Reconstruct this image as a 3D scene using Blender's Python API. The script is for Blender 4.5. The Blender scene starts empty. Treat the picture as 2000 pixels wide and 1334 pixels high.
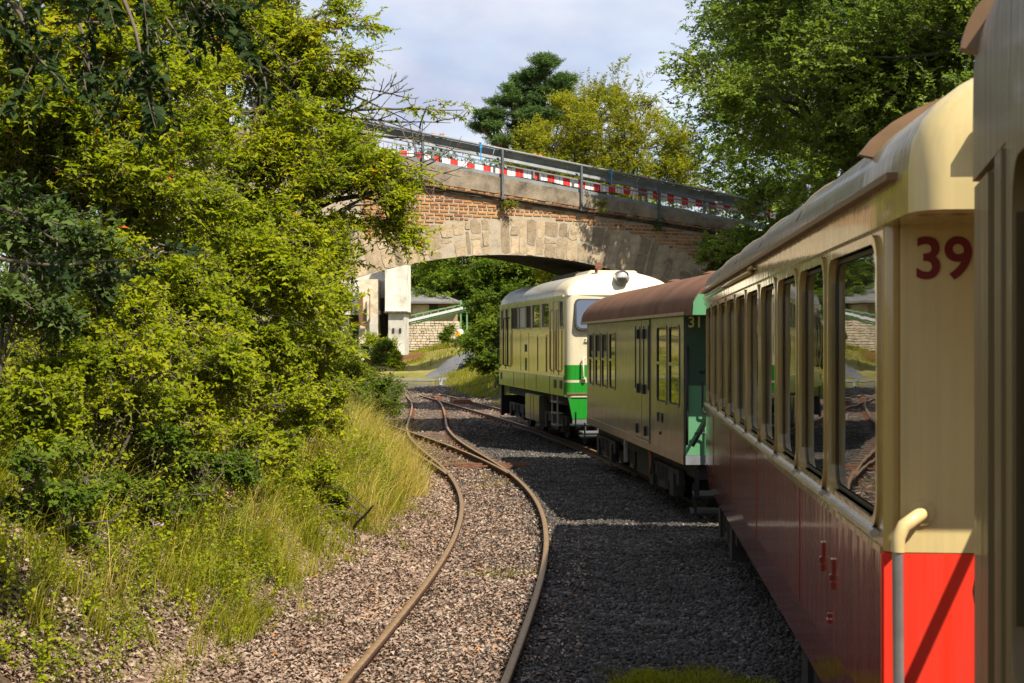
import bpy, bmesh, math, random
import numpy as np
from mathutils import Vector, Matrix

random.seed(7)
RNG = np.random.default_rng(11)
SC = bpy.context.scene
COL = SC.collection
R = math.radians

# ------------------------------------------------------------------ camera
EYE = 2.25
FPX = 2000 * 50.0 / 36.0
cam_data = bpy.data.cameras.new('camera')
cam_data.lens = 50.0
cam_data.sensor_width = 36.0
cam_data.clip_start = 0.05
cam_data.clip_end = 3000
cam_data.dof.use_dof = True
cam_data.dof.focus_distance = 22.0
cam_data.dof.aperture_fstop = 8.0
cam = bpy.data.objects.new('camera', cam_data)
cam.location = (0, 0, EYE)
cam.rotation_euler = (R(90), 0, 0)
COL.objects.link(cam)
SC.camera = cam

# ------------------------------------------------------------------ sun, sky, exposure
LX, LY, LZ = -0.55, 0.62, -1.0            # direction in which the sunlight travels
SUN_EL = math.atan2(1.0, math.hypot(LX, LY))
sun_data = bpy.data.lights.new('sun', 'SUN')
sun_data.energy = 5.0
sun_data.angle = R(0.5)
sun_data.color = (1.0, 0.91, 0.77)
sun = bpy.data.objects.new('sun', sun_data)
sun.rotation_euler = Vector((LX, LY, LZ)).to_track_quat('-Z', 'Y').to_euler()
sun.location = (20, -20, 40)
COL.objects.link(sun)

world = bpy.data.worlds.new('World')
SC.world = world
world.use_nodes = True
wn, wl = world.node_tree.nodes, world.node_tree.links
wn.clear()
w_out = wn.new('ShaderNodeOutputWorld')
w_bg = wn.new('ShaderNodeBackground')
w_bg.inputs['Strength'].default_value = 0.1
w_sky = wn.new('ShaderNodeTexSky')
w_sky.sky_type = 'NISHITA'
w_sky.sun_disc = False
w_sky.sun_elevation = SUN_EL
w_sky.sun_rotation = math.atan2(-LX, -LY)
w_sky.air_density = 1.0
w_sky.dust_density = 1.0
w_tc = wn.new('ShaderNodeTexCoord')
w_sep = wn.new('ShaderNodeSeparateXYZ')
w_add = wn.new('ShaderNodeMath'); w_add.operation = 'ADD'; w_add.inputs[1].default_value = 0.28
w_abs = wn.new('ShaderNodeMath'); w_abs.operation = 'MAXIMUM'; w_abs.inputs[1].default_value = 0.02
w_dx = wn.new('ShaderNodeMath'); w_dx.operation = 'DIVIDE'
w_dy = wn.new('ShaderNodeMath'); w_dy.operation = 'DIVIDE'
w_cmb = wn.new('ShaderNodeCombineXYZ')
w_noise = wn.new('ShaderNodeTexNoise')
w_noise.inputs['Scale'].default_value = 1.7
w_noise.inputs['Detail'].default_value = 7
w_noise.inputs['Roughness'].default_value = 0.52
w_noise.inputs['Distortion'].default_value = 0.3
w_ramp = wn.new('ShaderNodeValToRGB')
w_ramp.color_ramp.elements[0].position = 0.34
w_ramp.color_ramp.elements[0].color = (0.25, 0.25, 0.25, 1)
w_ramp.color_ramp.elements[1].position = 0.55
w_noise2 = wn.new('ShaderNodeTexNoise')
w_noise2.inputs['Scale'].default_value = 2.6
w_noise2.inputs['Detail'].default_value = 5
w_ccol = wn.new('ShaderNodeValToRGB')
w_ccol.color_ramp.elements[0].position = 0.34
w_ccol.color_ramp.elements[0].color = (0.44, 0.49, 0.64, 1)
w_ccol.color_ramp.elements[1].position = 0.72
w_ccol.color_ramp.elements[1].color = (0.86, 0.87, 0.91, 1)
w_gain = wn.new('ShaderNodeVectorMath'); w_gain.operation = 'SCALE'; w_gain.inputs['Scale'].default_value = 7.0
w_mix = wn.new('ShaderNodeMixRGB')
wl.new(w_tc.outputs['Generated'], w_sep.inputs[0])
wl.new(w_sep.outputs['Z'], w_abs.inputs[0])
wl.new(w_abs.outputs[0], w_add.inputs[0])
wl.new(w_sep.outputs['X'], w_dx.inputs[0]); wl.new(w_add.outputs[0], w_dx.inputs[1])
wl.new(w_sep.outputs['Y'], w_dy.inputs[0]); wl.new(w_add.outputs[0], w_dy.inputs[1])
wl.new(w_dx.outputs[0], w_cmb.inputs['X']); wl.new(w_dy.outputs[0], w_cmb.inputs['Y'])
wl.new(w_cmb.outputs[0], w_noise.inputs['Vector']); wl.new(w_cmb.outputs[0], w_noise2.inputs['Vector'])
wl.new(w_noise.outputs['Fac'], w_ramp.inputs['Fac'])
wl.new(w_noise2.outputs['Fac'], w_ccol.inputs['Fac'])
wl.new(w_ccol.outputs['Color'], w_gain.inputs[0])
wl.new(w_ramp.outputs['Color'], w_mix.inputs['Fac'])
wl.new(w_sky.outputs['Color'], w_mix.inputs['Color1'])
wl.new(w_gain.outputs['Vector'], w_mix.inputs['Color2'])
wl.new(w_mix.outputs['Color'], w_bg.inputs['Color'])
wl.new(w_bg.outputs['Background'], w_out.inputs['Surface'])

SC.view_settings.view_transform = 'Standard'
SC.view_settings.look = 'None'
SC.view_settings.gamma = 1.0
SC.view_settings.exposure = 0.85
SC.view_settings.use_curve_mapping = False
SC.render.engine = 'CYCLES'
SC.cycles.use_denoising = True
SC.cycles.max_bounces = 7
SC.cycles.diffuse_bounces = 3
SC.cycles.glossy_bounces = 4
SC.cycles.transmission_bounces = 3
SC.cycles.transparent_max_bounces = 6
SC.cycles.caustics_reflective = False
SC.cycles.caustics_refractive = False
SC.cycles.sample_clamp_indirect = 6.0


# ------------------------------------------------------------------ helpers
def px(x, y, Y):
    """a point of the place at depth Y, from where the photograph shows it"""
    return np.array([(x - 1000) / FPX * Y, Y, EYE + (667 - y) / FPX * Y])


def tag(o, label=None, cat=None, group=None, kind=None):
    if label: o['label'] = label
    if cat: o['category'] = cat
    if group: o['group'] = group
    if kind: o['kind'] = kind
    return o


def empty(name, loc=(0, 0, 0), rz=0.0):
    o = bpy.data.objects.new(name, None)
    o.empty_display_size = 0.2
    o.location = loc
    o.rotation_euler = (0, 0, rz)
    COL.objects.link(o)
    return o


def link_mesh(name, me, parent=None, loc=None):
    o = bpy.data.objects.new(name, me)
    COL.objects.link(o)
    if parent is not None: o.parent = parent
    if loc is not None: o.location = loc
    return o


class MB:
    """collects boxes, prisms, tubes; build() links them as one mesh object"""
    def __init__(self):
        self.v, self.f, self.m = [], [], []

    def add(self, vs, fs, mi=0):
        b = len(self.v)
        self.v += [tuple(float(c) for c in p) for p in vs]
        self.f += [tuple(i + b for i in q) for q in fs]
        self.m += [mi] * len(fs)
        return self

    def box(self, x0, x1, y0, y1, z0, z1, mi=0, M=None):
        vs = [(x0, y0, z0), (x1, y0, z0), (x1, y1, z0), (x0, y1, z0), (x0, y0, z1), (x1, y0, z1), (x1, y1, z1), (x0, y1, z1)]
        if M is not None: vs = [tuple(M @ Vector(p)) for p in vs]
        return self.add(vs, [(3, 2, 1, 0), (4, 5, 6, 7), (0, 1, 5, 4), (1, 2, 6, 5), (2, 3, 7, 6), (3, 0, 4, 7)], mi)

    def bar(self, a, b, w, h, up=(0, 0, 1), mi=0):
        """rectangular bar from a to b"""
        a, b = Vector(a), Vector(b)
        d = (b - a).normalized()
        s = d.cross(Vector(up)).normalized()
        t = s.cross(d).normalized()
        vs = []
        for p in (a, b):
            for q in ((-1, -1), (1, -1), (1, 1), (-1, 1)):
                vs.append(p + s * (q[0] * w / 2) + t * (q[1] * h / 2))
        return self.add(vs, [(3, 2, 1, 0), (4, 5, 6, 7), (0, 1, 5, 4), (1, 2, 6, 5), (2, 3, 7, 6), (3, 0, 4, 7)], mi)

    def tube(self, pts, r, n=8, cap=True, mi=0):
        pts = [Vector(p) for p in pts]
        rr = r if hasattr(r, '__len__') else [r] * len(pts)
        vs, fs = [], []
        ref = None
        for i, p in enumerate(pts):
            d = (pts[min(i + 1, len(pts) - 1)] - pts[max(i - 1, 0)])
            d = d.normalized() if d.length > 1e-9 else Vector((0, 0, 1))
            if ref is None:
                ref = d.orthogonal().normalized()
            else:
                ref = (ref - d * ref.dot(d))
                ref = ref.normalized() if ref.length > 1e-6 else d.orthogonal().normalized()
            s = d.cross(ref)
            for k in range(n):
                a = 2 * math.pi * k / n
                vs.append(p + (ref * math.cos(a) + s * math.sin(a)) * rr[i])
        for i in range(len(pts) - 1):
            for k in range(n):
                fs.append((i * n + k, i * n + (k + 1) % n, (i + 1) * n + (k + 1) % n, (i + 1) * n + k))
        if cap:
            fs.append(tuple(range(n - 1, -1, -1)))
            fs.append(tuple((len(pts) - 1) * n + k for k in range(n)))
        return self.add(vs, fs, mi)

    def cyl(self, a, b, r, n=16, mi=0):
        return self.tube([a, b], r, n, True, mi)

    def prism(self, poly, axis, a, b, mi=0):
        """extrude a polygon given in the two other axes along axis from a to b"""
        def P(q, c):
            return {'x': (c, q[0], q[1]), 'y': (q[0], c, q[1]), 'z': (q[0], q[1], c)}[axis]
        n = len(poly)
        vs = [P(q, a) for q in poly] + [P(q, b) for q in poly]
        fs = [tuple(range(n - 1, -1, -1)), tuple(range(n, 2 * n))] + [(i, (i + 1) % n, n + (i + 1) % n, n + i) for i in range(n)]
        return self.add(vs, fs, mi)

    def mesh(self, name, mats, smooth=False, bevel=0.0, recalc=True):
        me = bpy.data.meshes.new(name)
        me.from_pydata(self.v, [], self.f)
        for m in (mats if isinstance(mats, (list, tuple)) else [mats]): me.materials.append(m)
        if any(self.m): me.polygons.foreach_set('material_index', self.m)
        if recalc or bevel:
            bm = bmesh.new(); bm.from_mesh(me)
            if bevel:
                bmesh.ops.bevel(bm, geom=[e for e in bm.edges if len(e.link_faces) == 2 and e.calc_face_angle(0) > 0.6], offset=bevel, segments=2, affect='EDGES', clamp_overlap=True)
            bmesh.ops.recalc_face_normals(bm, faces=bm.faces)
            bm.to_mesh(me); bm.free()
        if smooth:
            me.polygons.foreach_set('use_smooth', [True] * len(me.polygons))
            if smooth is not True:
                me.set_sharp_from_angle(angle=smooth)
        me.update()
        return me

    def build(self, name, mats, parent=None, smooth=False, bevel=0.0, loc=None, recalc=True):
        return link_mesh(name, self.mesh(name, mats, smooth, bevel, recalc), parent, loc)


def np_mesh(name, V, F, mat, attrs=None, smooth=False):
    """mesh from arrays: V (n,3), F (m,k) with a constant k"""
    me = bpy.data.meshes.new(name)
    V = np.asarray(V, np.float32); F = np.asarray(F, np.int32)
    m, k = F.shape
    me.vertices.add(len(V)); me.vertices.foreach_set('co', V.ravel())
    me.loops.add(m * k); me.loops.foreach_set('vertex_index', F.ravel())
    me.polygons.add(m)
    me.polygons.foreach_set('loop_start', np.arange(0, m * k, k, dtype=np.int32))
    me.polygons.foreach_set('loop_total', np.full(m, k, np.int32))
    if smooth: me.polygons.foreach_set('use_smooth', np.ones(m, bool))
    for mm in (mat if isinstance(mat, (list, tuple)) else [mat]): me.materials.append(mm)
    for nm, a in (attrs or {}).items():
        at = me.attributes.new(nm, 'FLOAT', 'POINT')
        at.data.foreach_set('value', np.asarray(a, np.float32))
    me.update(calc_edges=True)
    me.validate()
    return me


def unit(a):
    return a / np.maximum(np.linalg.norm(a, axis=-1, keepdims=True), 1e-9)


def rand_unit(n):
    return unit(RNG.normal(size=(n, 3)))


# ------------------------------------------------------------------ materials
def new_mat(name):
    m = bpy.data.materials.new(name)
    m.use_nodes = True
    nt = m.node_tree
    return m, nt.nodes, nt.links, nt.nodes['Principled BSDF'], nt.nodes['Material Output']


def ramp(nodes, stops):
    r = nodes.new('ShaderNodeValToRGB')
    e = r.color_ramp.elements
    e[0].position, e[0].color = stops[0][0], (*stops[0][1], 1)
    e[1].position, e[1].color = stops[-1][0], (*stops[-1][1], 1)
    for p, c in stops[1:-1]:
        q = e.new(p); q.color = (*c, 1)
    return r


def coords(nodes, links, scale=(1, 1, 1), kind='Object', rot=(0, 0, 0)):
    tc = nodes.new('ShaderNodeTexCoord')
    mp = nodes.new('ShaderNodeMapping')
    mp.inputs['Scale'].default_value = scale
    mp.inputs['Rotation'].default_value = rot
    links.new(tc.outputs[kind], mp.inputs['Vector'])
    return mp.outputs['Vector']


def noise(nodes, links, vec, scale, detail=4, rough=0.55):
    n = nodes.new('ShaderNodeTexNoise')
    n.inputs['Scale'].default_value = scale
    n.inputs['Detail'].default_value = detail
    n.inputs['Roughness'].default_value = rough
    if vec is not None: links.new(vec, n.inputs['Vector'])
    return n


def mixc(nodes, links, fac, a, b, mode='MIX'):
    m = nodes.new('ShaderNodeMixRGB'); m.blend_type = mode
    for sock, val in ((m.inputs['Fac'], fac), (m.inputs['Color1'], a), (m.inputs['Color2'], b)):
        if hasattr(val, 'is_linked') or hasattr(val, 'links'): links.new(val, sock)
        elif isinstance(val, (tuple, list)): sock.default_value = (*val[:3], 1)
        else: sock.default_value = val
    return m.outputs['Color']


def bump(nodes, links, height, strength, dist, bsdf):
    b = nodes.new('ShaderNodeBump')
    b.inputs['Strength'].default_value = strength
    b.inputs['Distance'].default_value = dist
    links.new(height, b.inputs['Height'])
    links.new(b.outputs['Normal'], bsdf.inputs['Normal'])
    return b


def mat_simple(name, col, rough=0.6, metal=0.0, var=0.25, scale=6.0, bumpv=0.0, spec=0.5, bscale=40):
    """plain material with a blotchy variation of its own colour"""
    m, n, l, b, o = new_mat(name)
    v = coords(n, l)
    nz = noise(n, l, v, scale, 5, 0.6)
    dark = tuple(c * (1 - var) for c in col); lite = tuple(min(1, c * (1 + var)) for c in col)
    r = ramp(n, [(0.3, dark), (0.7, lite)])
    l.new(nz.outputs['Fac'], r.inputs['Fac']); l.new(r.outputs['Color'], b.inputs['Base Color'])
    b.inputs['Roughness'].default_value = rough
    b.inputs['Metallic'].default_value = metal
    b.inputs['Specular IOR Level'].default_value = spec
    if bumpv:
        n2 = noise(n, l, v, bscale, 4, 0.6)
        bump(n, l, n2.outputs['Fac'], bumpv, 0.01, b)
    return m


def mat_paint(name, col, rough=0.22, streak=0.25, dirt=(0.10, 0.075, 0.05), dirt_amt=0.25, wave=0.12, coat=1.0):
    """old vehicle paint: clear-coated, dulled by vertical dirt streaks, with slightly wavy sheet metal"""
    m, n, l, b, o = new_mat(name)
    v = coords(n, l, (26, 26, 0.7))
    st = noise(n, l, v, 1.0, 5, 0.6)
    v2 = coords(n, l, (1, 1, 1))
    bl = noise(n, l, v2, 2.3, 5, 0.6)
    mul = n.new('ShaderNodeMath'); mul.operation = 'MULTIPLY'
    l.new(st.outputs['Fac'], mul.inputs[0]); l.new(bl.outputs['Fac'], mul.inputs[1])
    rr = ramp(n, [(0.2, (0, 0, 0)), (0.42, (1, 1, 1))])
    l.new(mul.outputs[0], rr.inputs['Fac'])
    sc = n.new('ShaderNodeMath'); sc.operation = 'MULTIPLY'; sc.inputs[1].default_value = dirt_amt
    l.new(rr.outputs['Color'], sc.inputs[0])
    c = mixc(n, l, sc.outputs[0], col, dirt)
    l.new(c, b.inputs['Base Color'])
    rmap = n.new('ShaderNodeMapRange')
    rmap.inputs['From Min'].default_value = 0.3; rmap.inputs['From Max'].default_value = 0.7
    rmap.inputs['To Min'].default_value = rough * 0.75; rmap.inputs['To Max'].default_value = rough * 1.6
    l.new(st.outputs['Fac'], rmap.inputs['Value']); l.new(rmap.outputs['Result'], b.inputs['Roughness'])
    b.inputs['Coat Weight'].default_value = coat
    b.inputs['Coat Roughness'].default_value = 0.07
    # wavy metal: fine vertical ripples and broad dents
    wv = noise(n, l, coords(n, l, (9, 9, 0.5)), 1.0, 3, 0.5)
    wb = noise(n, l, v2, 1.3, 2, 0.5)
    ad = n.new('ShaderNodeMath'); ad.operation = 'ADD'
    l.new(wv.outputs['Fac'], ad.inputs[0]); l.new(wb.outputs['Fac'], ad.inputs[1])
    bp = bump(n, l, ad.outputs[0], wave, 0.02, b)
    l.new(bp.outputs['Normal'], b.inputs['Coat Normal'])
    return m


def mat_glass(name, tint=(0.012, 0.014, 0.013), ior=3.6, wave=0.03):
    m, n, l, b, o = new_mat(name)
    b.inputs['Base Color'].default_value = (*tint, 1)
    b.inputs['Roughness'].default_value = 0.015
    b.inputs['IOR'].default_value = ior
    w = noise(n, l, coords(n, l, (1.2, 1.2, 2.2)), 1.6, 2, 0.5)
    bump(n, l, w.outputs['Fac'], wave, 0.02, b)
    return m


def mat_leaf(name, stops, trans=0.36, rough=0.6, tcol=1.7, spec=0.12):
    """leaf: colour differs from leaf to leaf (attribute rnd), light shines through it"""
    m, n, l, b, o = new_mat(name)
    at = n.new('ShaderNodeAttribute'); at.attribute_name = 'rnd'
    r = ramp(n, stops)
    l.new(at.outputs['Fac'], r.inputs['Fac'])
    l.new(r.outputs['Color'], b.inputs['Base Color'])
    b.inputs['Roughness'].default_value = rough
    b.inputs['Specular IOR Level'].default_value = spec
    t = n.new('ShaderNodeBsdfTranslucent')
    tc = n.new('ShaderNodeVectorMath'); tc.operation = 'MULTIPLY'
    tc.inputs[1].default_value = (tcol, tcol * 1.08, tcol * 0.5)
    l.new(r.outputs['Color'], tc.inputs[0]); l.new(tc.outputs['Vector'], t.inputs['Color'])
    mx = n.new('ShaderNodeMixShader'); mx.inputs['Fac'].default_value = trans
    l.new(b.outputs['BSDF'], mx.inputs[1]); l.new(t.outputs['BSDF'], mx.inputs[2])
    l.new(mx.outputs['Shader'], o.inputs['Surface'])
    return m


def mat_bits(name, stops, rough=0.85, spec=0.2):
    """stones, litter: colour differs from piece to piece (attribute rnd)"""
    m, n, l, b, o = new_mat(name)
    at = n.new('ShaderNodeAttribute'); at.attribute_name = 'rnd'
    r = ramp(n, stops)
    l.new(at.outputs['Fac'], r.inputs['Fac'])
    l.new(r.outputs['Color'], b.inputs['Base Color'])
    b.inputs['Roughness'].default_value = rough
    b.inputs['Specular IOR Level'].default_value = spec
    return m


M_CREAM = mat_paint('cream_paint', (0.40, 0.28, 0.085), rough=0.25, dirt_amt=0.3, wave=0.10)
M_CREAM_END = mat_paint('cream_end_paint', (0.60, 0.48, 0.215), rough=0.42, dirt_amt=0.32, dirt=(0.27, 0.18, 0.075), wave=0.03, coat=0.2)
M_CREAM_SHADE = mat_paint('shade_darkened_cream_paint', (0.15, 0.105, 0.036), rough=0.42, dirt_amt=0.5, wave=0.06, coat=0.2)  # same cream livery, darkened in colour for the deep shade beside the camera
M_HOOD_SHADE = mat_paint('shade_greyed_hood_paint', (0.30, 0.24, 0.12), rough=0.42, dirt_amt=0.35, wave=0.08, coat=0.3)  # cream hood, its colour greyed and darkened for the shaded left side
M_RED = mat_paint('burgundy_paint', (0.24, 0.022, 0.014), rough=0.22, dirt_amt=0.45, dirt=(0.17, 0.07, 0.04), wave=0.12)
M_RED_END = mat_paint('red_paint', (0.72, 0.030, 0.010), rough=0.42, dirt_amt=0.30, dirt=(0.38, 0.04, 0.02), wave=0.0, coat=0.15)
M_ROOF_GREY = mat_paint('grey_roof_paint', (0.17, 0.145, 0.095), rough=0.42, dirt_amt=0.5, dirt=(0.12, 0.08, 0.04), wave=0.12, coat=0.35)
M_ROOF_BROWN = mat_simple('brown_roof_paint', (0.155, 0.078, 0.046), rough=0.8, var=0.28, scale=1.6, bumpv=0.12, spec=0.15)
M_TRIM_BROWN = mat_simple('brown_trim', (0.16, 0.09, 0.04), rough=0.5, var=0.2)
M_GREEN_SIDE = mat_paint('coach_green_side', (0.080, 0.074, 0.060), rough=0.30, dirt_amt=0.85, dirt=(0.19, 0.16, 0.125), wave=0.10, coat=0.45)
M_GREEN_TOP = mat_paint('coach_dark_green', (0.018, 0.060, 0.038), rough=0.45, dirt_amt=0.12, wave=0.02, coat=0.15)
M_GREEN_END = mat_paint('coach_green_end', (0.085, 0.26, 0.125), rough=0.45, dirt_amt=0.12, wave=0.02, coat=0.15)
M_LOCO_CREAM = mat_paint('loco_cream', (0.60, 0.54, 0.37), rough=0.24, dirt_amt=0.3, wave=0.10)
M_LOCO_BEIGE = mat_paint('loco_beige', (0.36, 0.27, 0.11), rough=0.24, dirt_amt=0.35, wave=0.10)
M_LOCO_WHITE = mat_paint('loco_roof_cream', (0.66, 0.59, 0.42), rough=0.4, dirt_amt=0.12, wave=0.03, coat=0.2)
M_LOCO_ROOF = mat_paint('loco_roof_grey', (0.42, 0.42, 0.38), rough=0.38, dirt_amt=0.35, dirt=(0.16, 0.15, 0.12), wave=0.04, coat=0.2)
M_LOCO_GREEN = mat_paint('loco_green', (0.012, 0.23, 0.018), rough=0.25, dirt_amt=0.12, wave=0.06)
M_LOCO_GSIDE = mat_paint('loco_green_side', (0.020, 0.15, 0.008), rough=0.3, dirt_amt=0.22, dirt=(0.14, 0.16, 0.03), wave=0.06, coat=0.55)
M_GLASS = mat_glass('dark_glass')
M_GLASS_FLAT = mat_glass('flat_glass', tint=(0.03, 0.045, 0.075), ior=3.0, wave=0.0)
M_RUBBER = mat_simple('black_rubber', (0.014, 0.014, 0.014), rough=0.5)
M_BLACK = mat_simple('black_steel', (0.018, 0.017, 0.016), rough=0.65, var=0.35)
M_UNDER = mat_simple('oily_underframe', (0.013, 0.011, 0.010), rough=0.8, var=0.4)
M_STEEL = mat_simple('grey_steel', (0.30, 0.30, 0.29), rough=0.42, metal=0.7, var=0.2)
M_ALU = mat_simple('bare_aluminium', (0.55, 0.53, 0.47), rough=0.35, metal=0.8, var=0.15)
M_GALV = mat_simple('galvanised_steel', (0.17, 0.185, 0.19), rough=0.6, metal=0.1, var=0.3, scale=3)
M_GALV_DARK = mat_simple('weathered_steel', (0.10, 0.12, 0.13), rough=0.55, metal=0.4, var=0.35, scale=5)
M_CHROME = mat_simple('lamp_ring', (0.6, 0.6, 0.58), rough=0.2, metal=0.9, var=0.05)
M_YELLOW = mat_simple('yellow_lettering', (0.75, 0.62, 0.20), rough=0.5, var=0.1)
M_DARKRED = mat_simple('dark_red_lettering', (0.16, 0.008, 0.008), rough=0.5, var=0.1)
M_RUST = mat_simple('rusty_steel', (0.16, 0.062, 0.028), rough=0.8, var=0.4, scale=14, bumpv=0.3)
M_WHITE = mat_simple('white_paint', (0.80, 0.80, 0.78), rough=0.5, var=0.06)
M_TAPE_RED = mat_simple('red_sheeting', (0.72, 0.03, 0.02), rough=0.45, var=0.12)
M_TAPE_WHITE = mat_simple('white_sheeting', (0.80, 0.78, 0.76), rough=0.45, var=0.06)
M_ORANGE = mat_simple('orange_plastic', (0.75, 0.20, 0.02), rough=0.5, var=0.1)
M_BLUE = mat_simple('blue_strap', (0.02, 0.25, 0.55), rough=0.5, var=0.1)
M_YEL_SIGN = mat_simple('yellow_sign', (0.85, 0.45, 0.02), rough=0.5, var=0.05)
M_LENS = mat_simple('lamp_lens', (0.42, 0.44, 0.43), rough=0.12, var=0.2, scale=20)

# ------------------------------------------------------------------ ground
LT = np.array([(-2.4, -12), (-1.9, -5), (-1.35, 2), (-0.9, 6), (-0.57, 9.4), (-0.2, 14), (-0.1, 16.5), (-0.13, 20), (-0.29, 22), (-0.65, 25.4), (-1.25, 29),
               (-1.84, 33), (-2.24, 37.2), (-2.54, 43), (-3.1, 52), (-3.95, 60), (-5.0, 68), (-6.3, 76), (-8.0, 85)])
TT = np.array([(0.7, -12), (1.55, -4), (2.1, 1), (2.5, 5), (3.02, 11), (3.30, 15.5), (3.28, 18.5), (3.03, 22.5), (2.52, 27), (2.12, 30.5), (0.93, 38), (0.18, 42),
               (-2.15, 54), (-4.85, 67), (-6.7, 76), (-8.6, 85)])


def smooth_curve(P, step=0.25):
    """smooth line x(Y) through the points, lightly averaged"""
    Y = np.arange(P[0, 1], P[-1, 1], step)
    X = np.interp(Y, P[:, 1], P[:, 0])
    k = np.ones(13) / 13
    for _ in range(3):
        pad = np.concatenate([X[0] + (X[1] - X[0]) * np.arange(-6, 0), X, X[-1] + (X[-1] - X[-2]) * np.arange(1, 7)])
        X = np.convolve(pad, k, 'valid')
    return X, Y


LTX, LTY = smooth_curve(LT)
TTX, TTY = smooth_curve(TT)
TOE = np.array([(-3.4, -20), (-3.3, 5), (-2.5, 9.8), (-2.25, 11.6), (-2.15, 14.4), (-1.72, 17), (-1.68, 22), (-2.35, 28), (-3.3, 36), (-4.3, 45), (-5.5, 55), (-8, 70), (-14, 90)])


def vnoise(X, Y, f, seed=0):
    """cheap smooth noise in -1..1"""
    s = seed * 1.7
    return (np.sin(X * f + 1.3 * np.sin(Y * f * 0.7 + s) + s) * np.cos(Y * f * 1.1 + 1.7 * np.sin(X * f * 0.6 - s) + 2 * s))


def gh(X, Y):
    X = np.asarray(X, float); Y = np.asarray(Y, float)
    base = np.interp(Y, [-50, 22, 30, 55, 62, 70, 80, 92, 110, 200, 400, 800], [-.10, -.10, -.145, -.145, .0, .30, .95, 1.5, 2.0, 5, 16, 30])
    far = np.clip((Y - 55) / 20, 0, 1)
    toe = np.interp(Y, TOE[:, 1], TOE[:, 0])
    d = np.maximum(toe - X, 0)
    H = np.interp(Y, [-50, 10, 25, 33, 38, 44, 52, 300], [3.0, 3.0, 3.2, 3.4, 2.0, .5, .1, 0.0])
    z = base + H * (1 - np.exp(-d / 3.6)) + np.clip(d, 0, 1) * 0.07 * vnoise(X, Y, 2.3, 1)
    ct = np.interp(Y, TTY, TTX)
    d2 = np.maximum(X - (ct + 2.2), 0)
    H2 = np.interp(Y, [-50, 18, 26, 34, 42, 52, 62, 75, 120, 300], [0.3, 0.4, 2.0, 4.6, 4.6, 2.4, 1.5, 1.2, 1.0, 0.0])
    z = z + H2 * (1 - np.exp(-d2 / 2.4)) + np.clip(d2, 0, 1) * 0.06 * vnoise(X, Y, 1.9, 3)
    z = z + 0.012 * vnoise(X, Y, 5.0, 5) * (1 - far)
    return z


def axis_steps(lo, hi, fine_lo, fine_hi, fine, grow=1.12):
    a = list(np.arange(fine_lo, fine_hi, fine))
    s = fine; p = fine_hi
    while p < hi:
        a.append(p); s *= grow; p += s
    a.append(hi)
    s = fine; p = fine_lo - fine
    b = []
    while p > lo:
        b.append(p); s *= grow; p -= s
    b.append(lo)
    return np.array(b[::-1] + a)


gx = axis_steps(-500, 500, -9, 9, 0.2)
gy = axis_steps(-60, 900, 4, 75, 0.3)
GX, GY = np.meshgrid(gx, gy)
GZ = gh(GX, GY)
nx, ny = len(gx), len(gy)
idx = np.arange(nx * ny).reshape(ny, nx)
GF = np.stack([idx[:-1, :-1], idx[:-1, 1:], idx[1:, 1:], idx[1:, :-1]], -1).reshape(-1, 4)
toeG = np.interp(GY, TOE[:, 1], TOE[:, 0])
ltG = np.interp(GY, LTY, LTX); ctG = np.interp(GY, TTY, TTX)
w_bank = np.clip((toeG - GX) / 0.5 + 0.3 * vnoise(GX, GY, 3, 9), 0, 1)
w_rb = np.clip((GX - ctG - 2.0) / 0.6, 0, 1)
w_yard = np.clip((GY - 66) / 8, 0, 1)
w_grass = np.maximum(np.maximum(w_bank, w_rb), w_yard)
w_lit = np.clip((ltG + 0.55 - GX) / 0.5, 0, 1) * np.clip((40 - GY) / 12, 0, 1)


def mat_ground():
    m, n, l, b, o = new_mat('ground_cover')
    v = coords(n, l, (1, 1, 1))
    vor = n.new('ShaderNodeTexVoronoi'); vor.inputs['Scale'].default_value = 17
    l.new(v, vor.inputs['Vector'])
    grey = ramp(n, [(0.0, (0.030, 0.029, 0.028)), (0.5, (0.085, 0.080, 0.076)), (1.0, (0.20, 0.18, 0.165))])
    sepc = n.new('ShaderNodeSeparateColor'); l.new(vor.outputs['Color'], sepc.inputs[0])
    l.new(sepc.outputs[0], grey.inputs['Fac'])
    lit = ramp(n, [(0.0, (0.11, 0.068, 0.048)), (0.45, (0.23, 0.155, 0.115)), (1.0, (0.36, 0.265, 0.20))])
    l.new(sepc.outputs[1], lit.inputs['Fac'])
    nb = noise(n, l, v, 1.1, 6, 0.65)
    soil = ramp(n, [(0.3, (0.055, 0.037, 0.020)), (0.5, (0.085, 0.085, 0.022)), (0.7, (0.16, 0.15, 0.03))])
    l.new(nb.outputs['Fac'], soil.inputs['Fac'])
    yard = ramp(n, [(0.30, (0.10, 0.12, 0.018)), (0.5, (0.24, 0.21, 0.055)), (0.72, (0.28, 0.22, 0.11))])
    nb2 = noise(n, l, v, 0.35, 6, 0.6); l.new(nb2.outputs['Fac'], yard.inputs['Fac'])
    a1 = n.new('ShaderNodeAttribute'); a1.attribute_name = 'litter'
    a2 = n.new('ShaderNodeAttribute'); a2.attribute_name = 'grassy'
    a3 = n.new('ShaderNodeAttribute'); a3.attribute_name = 'yard'
    c = mixc(n, l, a1.outputs['Fac'], grey.outputs['Color'], lit.outputs['Color'])
    c = mixc(n, l, a2.outputs['Fac'], c, soil.outputs['Color'])
    c = mixc(n, l, a3.outputs['Fac'], c, yard.outputs['Color'])
    l.new(c, b.inputs['Base Color'])
    b.inputs['Roughness'].default_value = 0.95
    b.inputs['Specular IOR Level'].default_value = 0.1
    bump(n, l, vor.outputs['Distance'], 0.9, 0.05, b)
    return m


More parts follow.
